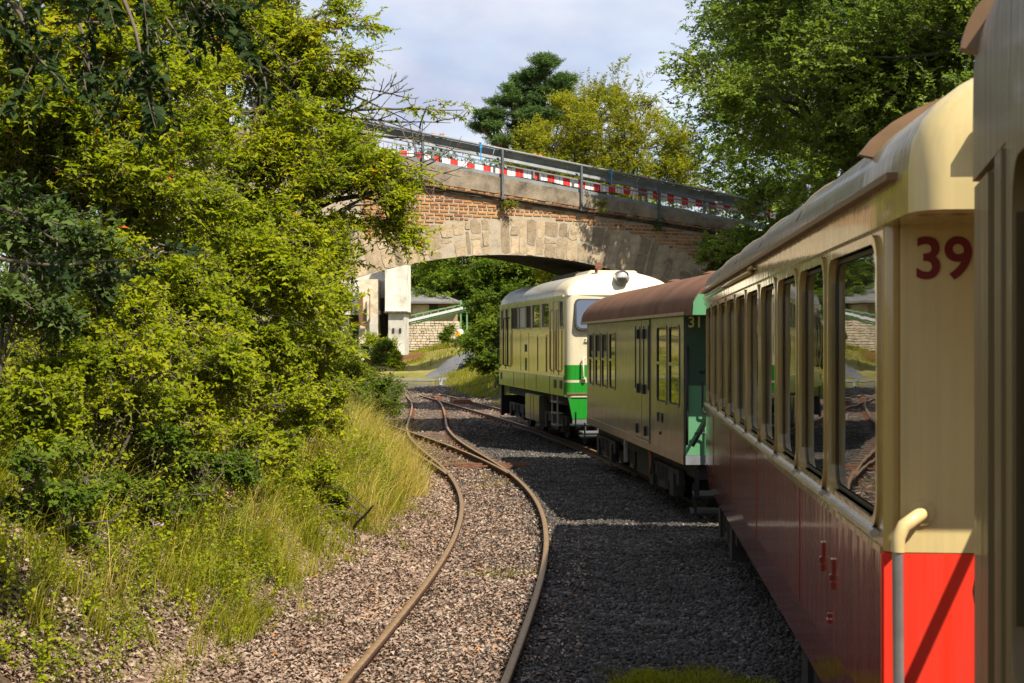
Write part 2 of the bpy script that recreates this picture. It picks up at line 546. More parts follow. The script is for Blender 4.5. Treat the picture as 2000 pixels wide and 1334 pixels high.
M_GROUND = mat_ground()
gnd = link_mesh('ground', np_mesh('ground', np.stack([GX, GY, GZ], -1).reshape(-1, 3), GF, M_GROUND,
                                  {'litter': w_lit.ravel(), 'grassy': w_grass.ravel(), 'yard': w_yard.ravel()}, smooth=True))
tag(gnd, 'railway ground of ballast, leaf litter and grassy banks', kind='structure')


# ------------------------------------------------------------------ tracks
def mat_rail():
    m, n, l, b, o = new_mat('rail_steel')
    g = n.new('ShaderNodeNewGeometry'); s = n.new('ShaderNodeSeparateXYZ')
    l.new(g.outputs['Normal'], s.inputs[0])
    nz = noise(n, l, coords(n, l, (1, 1, 1)), 14, 5, 0.6)
    rust = ramp(n, [(0.3, (0.030, 0.015, 0.008)), (0.7, (0.10, 0.045, 0.020))]); l.new(nz.outputs['Fac'], rust.inputs['Fac'])
    top = ramp(n, [(0.3, (0.20, 0.115, 0.052)), (0.7, (0.31, 0.20, 0.10))]); l.new(nz.outputs['Fac'], top.inputs['Fac'])
    st = n.new('ShaderNodeMath'); st.operation = 'GREATER_THAN'; st.inputs[1].default_value = 0.8
    l.new(s.outputs['Z'], st.inputs[0])
    l.new(mixc(n, l, st.outputs[0], rust.outputs['Color'], top.outputs['Color']), b.inputs['Base Color'])
    mr = n.new('ShaderNodeMapRange'); mr.inputs['To Min'].default_value = 0.85; mr.inputs['To Max'].default_value = 0.42
    l.new(st.outputs[0], mr.inputs['Value']); l.new(mr.outputs['Result'], b.inputs['Roughness'])
    mm = n.new('ShaderNodeMath'); mm.operation = 'MULTIPLY'; mm.inputs[1].default_value = 0.25
    l.new(st.outputs[0], mm.inputs[0]); l.new(mm.outputs[0], b.inputs['Metallic'])
    return m


M_RAIL = mat_rail()
RAIL_SEC = [(-.055, -.13), (-.055, -.118), (-.010, -.105), (-.010, -.045), (-.031, -.036), (-.031, -.006), (-.024, 0), (.024, 0), (.031, -.006), (.031, -.036), (.010, -.045), (.010, -.105), (.055, -.118), (.055, -.13)]


def rail_mesh(cx, cy, off, y0, y1, zf=None):
    """sweep the rail section along the line (cx, cy) offset sideways"""
    sel = (cy >= y0) & (cy <= y1)
    X, Y = cx[sel][::2], cy[sel][::2]
    dx, dy = np.gradient(X), np.gradient(Y)
    L = np.hypot(dx, dy); nxv, nyv = dy / L, -dx / L
    zb = np.zeros_like(X) if zf is None else zf(X, Y)
    n = len(RAIL_SEC)
    V = []
    for s, z in RAIL_SEC:
        V.append(np.stack([X + nxv * (off + s), Y + nyv * (off + s), zb + z], -1))
    V = np.stack(V, 1)
    m = len(X)
    id_ = np.arange(m * n).reshape(m, n)
    F = np.stack([id_[:-1, :], np.roll(id_, -1, 1)[:-1, :], np.roll(id_, -1, 1)[1:, :], id_[1:, :]], -1).reshape(-1, 4)
    return V.reshape(-1, 3), F


def track(name, label, cx, cy, y0, y1, clips=None, zf=None):
    t = empty(name, (float(np.interp(y0, cy, cx)), y0, 0))
    tag(t, label, 'track')
    for off in (-.53, .53):
        V, F = rail_mesh(cx, cy, off, y0, y1, zf)
        V = V - np.array(t.location)
        o = link_mesh('rail', np_mesh('rail', V, F, M_RAIL), t)
        md = o.data; bm = bmesh.new(); bm.from_mesh(md); bmesh.ops.recalc_face_normals(bm, faces=bm.faces); bm.to_mesh(md); bm.free()
    if clips:
        mb = MB()
        for y in np.arange(clips[0], clips[1], 0.62):
            x = float(np.interp(y, cy, cx)); x2 = float(np.interp(y + .1, cy, cx))
            a = math.atan2(-(x2 - x), .1)
            M = Matrix.Translation((x, y, 0)) @ Matrix.Rotation(a, 4, 'Z')
            for off in (-.53, .53):
                for s in (-1, 1):
                    mb.box(off + s * .075 - .032, off + s * .075 + .032, -.045, .045, -.125, -.07, M=M)
        mb.v = [tuple(np.array(p) - np.array(t.location)) for p in mb.v]
        o = mb.build('rail_clips', M_RUST, t); o['kind'] = 'stuff'
        mb = MB()
        for y in np.arange(clips[0], clips[1], 0.62):
            x = float(np.interp(y, cy, cx)); x2 = float(np.interp(y + .1, cy, cx))
            a = math.atan2(-(x2 - x), .1)
            M = Matrix.Translation((x, y, 0)) @ Matrix.Rotation(a, 4, 'Z')
            mb.box(-.85, .85, -.11, .11, -.2, -.112, M=M)
        mb.v = [tuple(np.array(p) - np.array(t.location)) for p in mb.v]
        o = mb.build('sleepers', mat_simple('sleeper_steel', (.12, .075, .05), .85, var=.35, scale=9), t); o['kind'] = 'stuff'
    return t


track('railway_track', 'rusty track curving in an S past the leaf litter, left of the train', LTX, LTY, 3, 84.5, (24, 84))
track('railway_track', 'track under the train, running out beyond the locomotive towards the yard', TTX, TTY, -8, 84.5, (40, 84))
# siding that leaves the curved track to the left
SD = np.array([(-0.30, 22.5), (-0.66, 25), (-1.45, 29), (-2.55, 33.5), (-3.75, 38), (-5.5, 44), (-7.6, 51)])
SDX, SDY = smooth_curve(SD)
track('railway_track', 'siding branching off through the switch into the bushes', SDX, SDY, 24.2, 49, (29, 49))
# far yard track on the rising ground
t = empty('railway_track', (-12, 80, 0)); tag(t, 'short stretch of yard track in the far grass beyond the bridge', 'track')
for k in (0, 1.0):
    mb = MB(); a = px(690, 738, 78 + k); b2 = px(826, 732, 82 + k)
    a[2] = b2[2] = 0
    za, zb_ = gh(a[0], a[1]) + .12, gh(b2[0], b2[1]) + .12
    mb.bar((a[0] + 12, a[1] - 80, za), (b2[0] + 12, b2[1] - 80, zb_), .07, .2)
    mb.build('rail', M_RUST, t)
# switch fittings
for (x0, x1, y0, label, w) in ((-2.04, -1.84, 53.9, 'rusty brown steel plate beside the rail beyond the locomotive', .70), (-3.05, -2.95, 57.0, 'small rusty plate lying inside the curved rail of the far switch', .3)):
    mb = MB()
    M = Matrix.Translation(((x0 + x1) / 2, y0, 0)) @ Matrix.Rotation(R(11), 4, 'Z') @ Matrix.Rotation(R(2), 4, 'X')
    mb.box(-w / 2, w / 2, -.5, .5, -.2, .05, M=M)
    mb.box(-w / 2 + .03, w / 2 - .03, -.42, -.36, .05, .07, M=M); mb.box(-w / 2 + .03, w / 2 - .03, .36, .42, .05, .07, M=M)
    tag(mb.build('steel_plate', M_RUST, bevel=.01), label, 'plate')
# pale cable tie-rod at the switch blades
mb = MB(); mb.bar((-1.0, 26.3, -.06), (.35, 26.5, -.06), .05, .03); mb.bar((-1.3, 26.9, -.07), (.3, 27.0, -.07), .09, .03)
tag(mb.build('switch_rod', M_RUST), 'rusty rod lying across under the switch blades', 'rod')

# ------------------------------------------------------------------ vehicles
def rrect(u0, u1, z0, z1, r, n=6):
    """rounded rectangle, counter-clockwise in (u, z)"""
    r = min(r, (u1 - u0) / 2 - 1e-3, (z1 - z0) / 2 - 1e-3)
    pts = []
    for cx_, cz_, a0 in ((u1 - r, z0 + r, -90), (u1 - r, z1 - r, 0), (u0 + r, z1 - r, 90), (u0 + r, z0 + r, 180)):
        for k in range(n + 1):
            a = R(a0 + 90 * k / n)
            pts.append((cx_ + r * math.cos(a), cz_ + r * math.sin(a)))
    return pts


def window_on_side(parent, u0, u1, z0, z1, fm, r=.09, proud=.012, depth=.075, lip=.045, sill=None, split=None, pane_mat=None, v=0.0, name='window'):
    """framed window in the left side (plane x = v), seen from -x"""
    outer = rrect(u0 - lip, u1 + lip, z0 - lip, z1 + lip, r + lip)
    inner = rrect(u0, u1, z0, z1, r)
    n = len(inner)
    vs = [(v - proud, a, b) for a, b in outer] + [(v - proud, a, b) for a, b in inner] + [(v + depth, a, b) for a, b in inner] + [(v + .02, a, b) for a, b in outer]
    fs = []
    for i in range(n):
        j = (i + 1) % n
        fs += [(i, j, n + j, n + i), (n + i, n + j, 2 * n + j, 2 * n + i), (3 * n + i, 3 * n + j, j, i)]
    mb = MB(); mb.add(vs, fs)
    w = mb.build(name, fm, parent, smooth=R(40))
    # rubber and pane
    rub = rrect(u0 + .002, u1 - .002, z0 + .002, z1 - .002, r); ins = rrect(u0 + .022, u1 - .022, z0 + .022, z1 - .022, r * .8)
    mb = MB(); mb.add([(v + depth - .012, a, b) for a, b in rub] + [(v + depth - .012, a, b) for a, b in ins], [(i, (i + 1) % n, n + (i + 1) % n, n + i) for i in range(n)])
    mb.build('seal', M_RUBBER, w)
    mb = MB(); mb.add([(v + depth - .006, a, b) for a, b in rub], [tuple(range(n))])
    mb.build('pane', pane_mat or M_GLASS, w)
    if split:
        mb = MB(); mb.box(v + max(depth - .035, -.012), v + depth - .007, u0, u1, split - .02, split + .02); mb.build('transom', fm, w)
    if sill:
        mb = MB(); mb.box(v - proud - .022, v + .0, u0 - .02, u1 + .02, z0 - .06, z0 - .032); mb.build('sill', sill, w, bevel=.006)
    return w


def side_wall(parent, name, mat, L, z0, z1, holes, v0=0.0, v1=.045, u_start=0.0):
    """flat sheet side of one colour with rectangular openings; holes: (u0,u1,z0,z1) sorted along u"""
    mb = MB()
    u = u_start
    for (a, b, c, d) in holes:
        c2, d2 = max(c, z0), min(d, z1)
        if c2 >= d2: continue
        if a > u: mb.box(v0, v1, u, a, z0, z1)
        if c2 > z0: mb.box(v0, v1, a, b, z0, c2)
        if d2 < z1: mb.box(v0, v1, a, b, d2, z1)
        u = b
    if u < L: mb.box(v0, v1, u, L, z0, z1)
    me = mb.mesh(name, mat)
    bm = bmesh.new(); bm.from_mesh(me); bmesh.ops.remove_doubles(bm, verts=bm.verts, dist=1e-4); bm.to_mesh(me); bm.free()
    return link_mesh(name, me, parent)


def roof_profile(W, z0, rise, p, n=22):
    pts = []
    for k in range(n + 1):
        a = math.pi * k / n
        cx_ = math.cos(a); s_ = math.sin(a)
        x = -abs(cx_) ** (2 / p) * (1 if cx_ > 0 else -1)
        z = abs(s_) ** (2 / p)
        pts.append((W / 2 + x * W / 2, z0 + rise * z))
    return pts


def roof_strip(prof, W, u0, u1, h):
    """raised strip running across a roof from eave to eave"""
    mid = (W / 2, min(b for a, b in prof))
    inner = prof[2:-2]
    def out(p):
        d = Vector((p[0] - mid[0], p[1] - mid[1])).normalized()
        return (p[0] + d.x * h, p[1] + d.y * h)
    outer = [out(p) for p in inner]
    n = len(inner)
    mb = MB()
    vs = [(a, u0, b - .004) for a, b in inner] + [(a, u0, b) for a, b in outer] + [(a, u1, b - .004) for a, b in inner] + [(a, u1, b) for a, b in outer]
    fs = []
    for i in range(n - 1):
        fs += [(i, i + 1, n + i + 1, n + i), (2 * n + i, 3 * n + i, 3 * n + i + 1, 2 * n + i + 1), (n + i, n + i + 1, 3 * n + i + 1, 3 * n + i)]
    fs += [(0, n, 3 * n, 2 * n), (n - 1, 3 * n - 1, 4 * n - 1, 2 * n - 1)]
    mb.add(vs, fs)
    return mb


def lettering(parent, text, size, mat, loc, rz, name='number_lettering', heavy=0.0):
    cu = bpy.data.curves.new(name, 'FONT')
    cu.body = text; cu.size = size; cu.extrude = .0015; cu.offset = heavy; cu.align_x = 'LEFT'
    tmp = bpy.data.objects.new('tmp_text', cu)
    COL.objects.link(tmp)
    dg = bpy.context.evaluated_depsgraph_get()
    me = bpy.data.meshes.new_from_object(tmp.evaluated_get(dg))
    me.name = name
    bpy.data.objects.remove(tmp); bpy.data.curves.remove(cu)
    me.materials.clear(); me.materials.append(mat)
    o = link_mesh(name, me, parent, loc)
    o.rotation_euler = (R(90), 0, rz)
    return o


def bogie(parent, u, W, wheelbase=1.6, r=.36, name='bogie', outer=.10):
    g = MB()
    for v in (outer, W - outer - .08):
        g.box(v, v + .08, u - wheelbase / 2 - .35, u + wheelbase / 2 + .35, r + .02, r + .22)
        for k in (-1, 1):
            g.box(v - .03, v + .11, u + k * wheelbase / 2 - .13, u + k * wheelbase / 2 + .13, r - .14, r + .16)
            g.tube([(v + .04, u + k * .3, r - .06), (v + .04, u + k * .3, r + .2)], .07, 10)
        g.box(v - .01, v + .09, u - .4, u + .4, r - .1, r - .02)
    g.box(outer, W - outer, u - .15, u + .15, r, r + .2)
    b = g.build(name, M_UNDER, parent)
    for k in (-1, 1):
        m = MB()
        uu = u + k * wheelbase / 2
        m.tube([(W / 2 - .6, uu, r), (W / 2 + .6, uu, r)], .06, 10)
        for sgn in (-1, 1):
            x = W / 2 + sgn * .53
            m.tube([(x - .06, uu, r), (x + .06, uu, r)], r, 28)
            m.tube([(x - sgn * .06, uu, r), (x - sgn * .035, uu, r)], r + .025, 28)
            m.tube([(x + sgn * .055, uu, r), (x + sgn * .075, uu, r)], [r * .55, r * .3], 18)
        m.build('wheelset', M_UNDER, b, smooth=R(35))
    return b


# ---- cream and burgundy coach (number 39)
def coach_39():
    W, L = 2.3, 11.05
    root = empty('railway_coach', (1.327, 5.07, 0), -math.atan(0.0788))
    tag(root, 'cream and burgundy railway coach numbered 39, nearest whole coach of the train', 'railway coach')
    zb, zs, z1, zt = .60, 1.505, 2.66, 2.80
    wz0, wz1 = 1.60, 2.61
    wins = [(.10, 1.30)] + [(1.46 + 1.06 * k, 2.36 + 1.06 * k) for k in range(9)]
    holes = [(a, b, wz0, wz1) for a, b in wins]
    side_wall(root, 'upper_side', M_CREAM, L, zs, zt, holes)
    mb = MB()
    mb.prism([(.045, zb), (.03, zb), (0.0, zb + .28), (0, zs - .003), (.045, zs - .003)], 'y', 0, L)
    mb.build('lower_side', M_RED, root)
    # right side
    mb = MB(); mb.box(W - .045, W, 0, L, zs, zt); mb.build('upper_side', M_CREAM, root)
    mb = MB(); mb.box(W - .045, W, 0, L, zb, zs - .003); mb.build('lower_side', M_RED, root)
    for i, (a, b) in enumerate(wins):
        window_on_side(root, a, b, wz0, wz1, M_CREAM, r=.10, proud=.014, depth=.03, lip=.035, sill=M_ALU)
    # rounded corner posts
    for uu in (0.0, L):
        mb = MB(); mb.tube([(.03, uu, zs), (.03, uu, z1)], .034, 12); mb.build('corner_post', M_CREAM, root, smooth=R(40))
    # end walls
    for uu, s in ((0, -1), (L, 1)):
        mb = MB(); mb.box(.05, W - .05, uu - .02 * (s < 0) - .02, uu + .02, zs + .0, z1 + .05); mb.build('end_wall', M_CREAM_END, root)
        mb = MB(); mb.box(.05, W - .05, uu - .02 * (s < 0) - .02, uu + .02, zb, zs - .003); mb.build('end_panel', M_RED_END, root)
    mb = MB(); mb.box(-.012, .052, -.028, .012, zb, zs - .003); mb.build('corner_strip', M_RED_END, root, bevel=.006)
    lettering(root, '39', .205, M_DARKRED, (.095, -.043, 2.475), 0, heavy=.004)
    # inside: dark floor and ceiling keep the light out
    mb = MB(); mb.box(.05, W - .05, .03, L - .03, .95, 1.0); mb.build('floor', M_UNDER, root)
    # roof with hoods over the end platforms
    prof = roof_profile(W + .04, zt, .45, 2.35)
    prof = [(a - .02, b) for a, b in prof]
    H = .66
    us = [-H, -H + .02, -H + .06, -H + .13, .38, .40, 2.5, 5, 7.5, 10, L - .1, L + .1]
    ins = [.085, .045, .015] + [0] * 9
    poly = [(-.02, z1)] + prof + [(W + .02, z1)]
    n = len(poly)
    vs, fs, mi = [], [], []
    for u, q_ in zip(us, ins): vs += [(W / 2 + (a - W / 2) * (1 - q_ / 1.15), u, b - (q_ * .8 if b > z1 + .02 else 0)) for a, b in poly]
    for j in range(len(us) - 1):
        for i in range(n):
            k = (i + 1) % n
            fs.append((j * n + i, j * n + k, (j + 1) * n + k, (j + 1) * n + i))
            under = (i == n - 1); fascia = i in (0, n - 2)
            mi.append(2 if j < 3 else (1 if (under or fascia) else (3 if us[j] < .37 else 0)))
    fs += [tuple(range(n - 1, -1, -1)), tuple((len(us) - 1) * n + i for i in range(n))]; mi += [2, 2]
    mb = MB(); mb.v = vs; mb.f = fs; mb.m = mi
    rf = mb.build('roof', [M_ROOF_GREY, M_CREAM, M_CREAM_END, M_HOOD_SHADE], root, smooth=R(38))
    # gutter along the eaves, seams and rain strip
    mb = MB(); mb.box(-.055, -.020, -.35, L, zt - .012, zt + .012); mb.build('gutter', M_TRIM_BROWN, rf)
    for u in (2.5, 4.6, 6.7, 8.8):
        mb = MB(); pts = [(a, u, b + .004) for a, b in prof[1:-1]]; mb.tube(pts, .008, 5); mb.build('seam', M_ROOF_GREY, rf)
    mb = roof_strip(prof, W, .33, .385, .055)
    mb.build('rain_strip', M_TRIM_BROWN, rf)
    mb = MB(); mb.box(.15, 1.9, -H - .07, -H - .004, 2.875, 2.915); mb.build('lamp_bracket', M_CREAM_END, rf, bevel=.006)
    # white bar at the gutter (cable pipe)
    mb = MB(); mb.tube([(-.03, 4.9, 2.74), (-.035, 7.6, 2.74), (-.03, 10.9, 2.735)], .018, 8); mb.tube([(-.03, 4.9, 2.74), (-.06, 4.84, 2.75), (-.03, 4.80, 2.77)], .014, 6); mb.build('roof_pipe', M_CREAM, rf, smooth=True)
    # handrail at the near left corner
    mb = MB(); mb.tube([(.12, -.03, 1.645), (.11, -.08, 1.645), (.085, -.11, 1.635), (.045, -.125, 1.61), (.025, -.13, 1.57), (.022, -.13, 1.52)], .024, 14)
    hr = mb.build('handrail', M_CREAM_END, root, smooth=R(60))
    mb = MB(); mb.tube([(.022, -.13, 1.52), (.03, -.13, .55)], .019, 14); mb.build('handrail_tube', M_STEEL, hr, smooth=R(60))
    mb = MB(); mb.tube([(.12, -.042, 1.645), (.12, -.05, 1.645)], .045, 16); mb.build('rail_flange', M_CREAM_END, hr, smooth=R(40))
    # platform, and unseen diagonal rods placed for their shadows on the end panel
    mb = MB(); mb.tube([(.44, -.50, 1.58), (.92, -.50, 2.66)], .022, 8); mb.build('diagonal_rod', M_RUBBER, root, smooth=True)
    mb = MB(); mb.tube([(.62, -.50, 1.28), (1.23, -.50, 2.66)], .022, 8); mb.build('diagonal_rod', M_RUBBER, root, smooth=True)
    mb = MB(); mb.box(.05, W - .05, -.6, -.05, .78, .84); mb.build('platform', M_UNDER, root)
    # latch on the end wall
    mb = MB(); mb.box(.33, .365, -.06, -.041, 2.03, 2.10); mb.box(.34, .355, -.075, -.06, 2.04, 2.09); mb.build('latch', M_TRIM_BROWN, root, bevel=.004)
    # small fittings on the burgundy side
    for u, z in ((1.55, 1.20), (1.23, 1.17)):
        mb = MB(); mb.box(-.012, .0, u - .03, u + .03, z + .05, z + .12); mb.box(-.02, 0, u - .018, u + .018, z + .02, z + .05); mb.box(-.016, 0, u - .026, u + .026, z - .015, z + .02); mb.build('side_latch', M_RED, root, bevel=.003)
    mb = MB(); mb.box(-.016, 0, 1.30, 1.36, .985, 1.005); mb.box(-.014, 0, 1.32, 1.34, 1.005, 1.03); mb.build('side_latch', M_RED, root, bevel=.003)
    for u in (2.45, 4.9, 7.35, 9.8):
        mb = MB(); mb.box(-.004, .002, u - .012, u + .012, zb + .28, zs - .01); mb.build('panel_joint', M_RED, root)
    mb = MB(); mb.box(-.010, .0, .03, L, zs - .016, zs + .010); mb.build('waist_strip', M_CREAM, root)
    # underframe
    mb = MB(); mb.box(.25, W - .25, .1, L - .1, .5, .8); mb.box(.35, W - .35, 3.6, 5.6, .25, .55); mb.box(.3, .75, 6.2, 7.6, .28, .6); mb.build('underframe', M_UNDER, root)
    bogie(root, 2.0, W); bogie(root, L - 2.0, W)
    for z, v in ((.50, -.13), (.30, -.16)):
        mb = MB(); mb.box(v, v + .34, L + .05, L + .62, z - .025, z); mb.box(v + .03, v + .06, L + .08, L + .11, z, z + .28); mb.box(v + .03, v + .06, L + .56, L + .59, z, z + .28); mb.build('step', M_UNDER, root)
    mb = MB(); mb.box(.05, W - .05, L + .05, L + .6, .72, .8); mb.build('platform', M_UNDER, root)
    mb = MB(); mb.tube([(W / 2, -1.2, .62), (W / 2, .2, .62)], .05, 8); mb.tube([(W / 2, L, .62), (W / 2, L + .9, .62)], .05, 8); mb.tube([(W / 2, -1.0, .62), (W / 2, -.96, .62)], .2, 16); mb.build('coupling', M_UNDER, root)
    return root


# ---- green coach with brown roof (number 31)
def coach_31():
    W, L = 2.2, 9.0
    root = empty('railway_coach', (2.16, 17.9, 0), math.atan(0.0828))
    tag(root, 'green brown-roofed railway coach numbered 31 between the locomotive and coach 39', 'railway coach')
    zb, zt = .70, 2.62
    big = [(.28, .92, 1.43, 2.44), (1.12, 1.80, 1.43, 2.44)]
    small = [(5.55, 6.15, 1.47, 2.38), (6.45, 7.02, 1.47, 2.38), (7.25, 7.82, 1.47, 2.38), (8.12, 8.62, 1.47, 2.38)]
    side_wall(root, 'side_wall', M_GREEN_SIDE, L, zb, zt, big + small)
    mb = MB(); mb.box(W - .045, W, 0, L, zb, zt); mb.build('side_wall', M_GREEN_SIDE, root)
    for a, b, c, d in big + small:
        window_on_side(root, a, b, c, d, M_GREEN_SIDE, r=.06, proud=.010, depth=.014, lip=.03, split=c + (d - c) * .52)
    # folding door
    mb = MB(); mb.box(-.014, -.0005, 2.35, 2.95, .84, 2.56); mb.build('door_leaf', M_GREEN_SIDE, root, bevel=.005)
    mb = MB(); mb.box(-.014, -.0005, 2.97, 3.57, .84, 2.56); mb.build('door_leaf', M_GREEN_SIDE, root, bevel=.005)
    for u in (2.42, 2.80, 3.12, 3.50):
        mb = MB(); mb.box(-.022, -.012, u - .03, u + .03, 1.55, 2.48); mb.build('door_rubber', M_RUBBER, root, bevel=.004)
    for u, z in ((2.72, 1.56), (3.2, 1.56), (2.72, 2.36), (3.2, 2.36), (2.6, .96), (3.3, .96)):
        mb = MB(); mb.box(-.05, -.013, u - .035, u + .035, z - .07, z + .07); mb.build('hinge', M_BLACK, root, bevel=.006)
    mb = MB(); mb.box(-.02, 0, 2.3, 3.62, 2.565, 2.59); mb.build('door_rail', M_BLACK, root)
    mb = MB(); mb.box(-.03, 0, 2.3, 3.62, .80, .83); mb.build('door_sill', M_STEEL, root)
    mb = MB(); mb.box(-.008, 0, 0, L, .70, .83); mb.build('sole_bar', M_GREEN_SIDE, root)
    for u in (1.42, 1.72):
        mb = MB(); mb.tube([(-.018, u, 1.245), (.0, u, 1.245)], .035, 10); mb.box(-.016, 0, u - .014, u + .014, 1.15, 1.225); mb.box(-.02, 0, u - .026, u + .026, 1.185, 1.205); mb.build('lock', M_BLACK, root)
    mb = MB(); mb.tube([(-.02, 1.55, 1.0), (0, 1.55, 1.0)], .022, 8); mb.build('lock', M_BLACK, root)
    # ends
    mb = MB(); mb.box(.02, W - .02, -.03, .02, zb + .12, 1.697); mb.build('end_panel', M_GREEN_END, root)
    mb = MB(); mb.box(.02, W - .02, -.032, .02, 1.70, zt + .1); mb.build('end_wall', M_GREEN_TOP, root)
    mb = MB(); mb.box(.02, W - .02, -.034, .02, zb, zb + .117); mb.build('end_sill', mat_simple('grey_blue_sill', (.16, .17, .19), .6), root)
    mb = MB(); mb.box(.02, W - .02, L - .02, L + .02, zb, zt + .1); mb.build('end_wall', M_GREEN_END, root)
    lettering(root, '31', .19, M_YELLOW, (.045, -.036, 2.43), 0, heavy=.003)
    # roof
    prof = roof_profile(W + .16, zt, .60, 2.0); prof = [(a - .08, b) for a, b in prof]
    H = .85
    poly = [(-.08, zt - .05)] + prof + [(W + .08, zt - .05)]
    us = [-H, -.05, 2.0, 4.5, 7, L + .25]
    n = len(poly); vs, fs, mi = [], [], []
    for u in us: vs += [(a, u, b) for a, b in poly]
    for j in range(len(us) - 1):
        for i in range(n):
            k = (i + 1) % n
            fs.append((j * n + i, j * n + k, (j + 1) * n + k, (j + 1) * n + i)); mi.append(1 if i == n - 1 else 0)
    fs += [tuple(range(n - 1, -1, -1)), tuple((len(us) - 1) * n + i for i in range(n))]; mi += [0, 0]
    mb = MB(); mb.v = vs; mb.f = fs; mb.m = mi
    rf = mb.build('roof', [M_ROOF_BROWN, M_GREEN_END], root, smooth=R(38))
    mb = MB(); mb.prism([(-.07, zt - .05), (-.06, zt + .10), (.0, zt + .20), (W, zt + .20), (W + .06, zt + .10), (W + .07, zt - .05)], 'y', -H - .02, -H - .001); mb.build('hood_fascia', M_GREEN_END, rf)
    mb = MB(); mb.box(-.098, -.081, -.45, L + .2, zt - .045, zt - .005); mb.build('drip_edge', mat_simple('pale_drip_edge', (.34, .27, .17), .6, var=.3, scale=12), rf)
    for u, v in ((.9, 1.25), (3.2, 1.1), (6.0, 1.1)):
        mb = MB(); zt_ = zt + .58
        mb.tube([(v, u, zt_), (v, u, zt_ + .06), (v, u, zt_ + .10)], [.12, .16, .05], 14); mb.build('roof_vent', M_ROOF_BROWN, rf, smooth=R(40))
    # rods on the end
    mb = MB(); mb.tube([(.03, -.06, .95), (.03, -.06, 2.2)], .02, 8); mb.build('handrail', M_BLACK, root, smooth=True)
    mb = MB(); mb.tube([(.22, -.10, 1.75), (.22, -.10, 1.38), (.24, -.10, 1.36), (.38, -.10, 1.36)], .013, 6); mb.tube([(.30, -.10, .72), (.30, -.10, 1.44), (.33, -.1, 1.47), (.46, -.10, 1.47)], .014, 6)
    mb.tube([(.27, -.10, .72), (.27, -.10, 1.08), (.24, -.1, 1.1), (.12, -.10, 1.1)], .013, 6)
    mb.build('gate_bars', M_BLACK, root, smooth=True)
    mb = MB(); mb.tube([(.05, -.30, .95), (.52, -.30, 1.78)], .02, 8); mb.build('diagonal_rod', M_BLACK, root, smooth=True)
    mb = MB(); mb.tube([(.2, -.05, 1.86), (.26, -.09, 1.88), (.38, -.09, 1.88), (.44, -.05, 1.86)], .016, 8); mb.build('grab_handle', M_BLACK, root, smooth=True)
    # underframe
    mb = MB(); mb.box(.2, W - .2, .1, L - .1, .5, .7); mb.box(.2, .9, 3.4, 4.6, .2, .55); mb.box(.3, .7, 5.4, 6.2, .22, .55); mb.build('underframe', M_UNDER, root)
    bogie(root, 1.9, W, 1.5, .33); bogie(root, L - 1.7, W, 1.5, .33)
    mb = MB(); mb.tube([(.05, 2.55, .72), (.06, 2.58, .52), (.05, 2.62, .36), (.07, 2.68, .34), (.07, 2.72, .55), (.06, 2.74, .72)], .022, 8); mb.build('chain_loop', M_RUST, root, smooth=True)
    mb = MB(); mb.box(-.02, .03, 4.5, 4.56, .35, .7); mb.build('step_bracket', M_STEEL, root)
    for k, (u, v, z) in enumerate(((L + .15, -.08, .45), (L + .9, -.16, .62))):
        mb = MB(); mb.box(v, v + .36, u, u + .45, z - .03, z); mb.box(v + .05, v + .08, u + .05, u + .08, z, z + .25); mb.build('step', M_GALV_DARK, root)
    return root


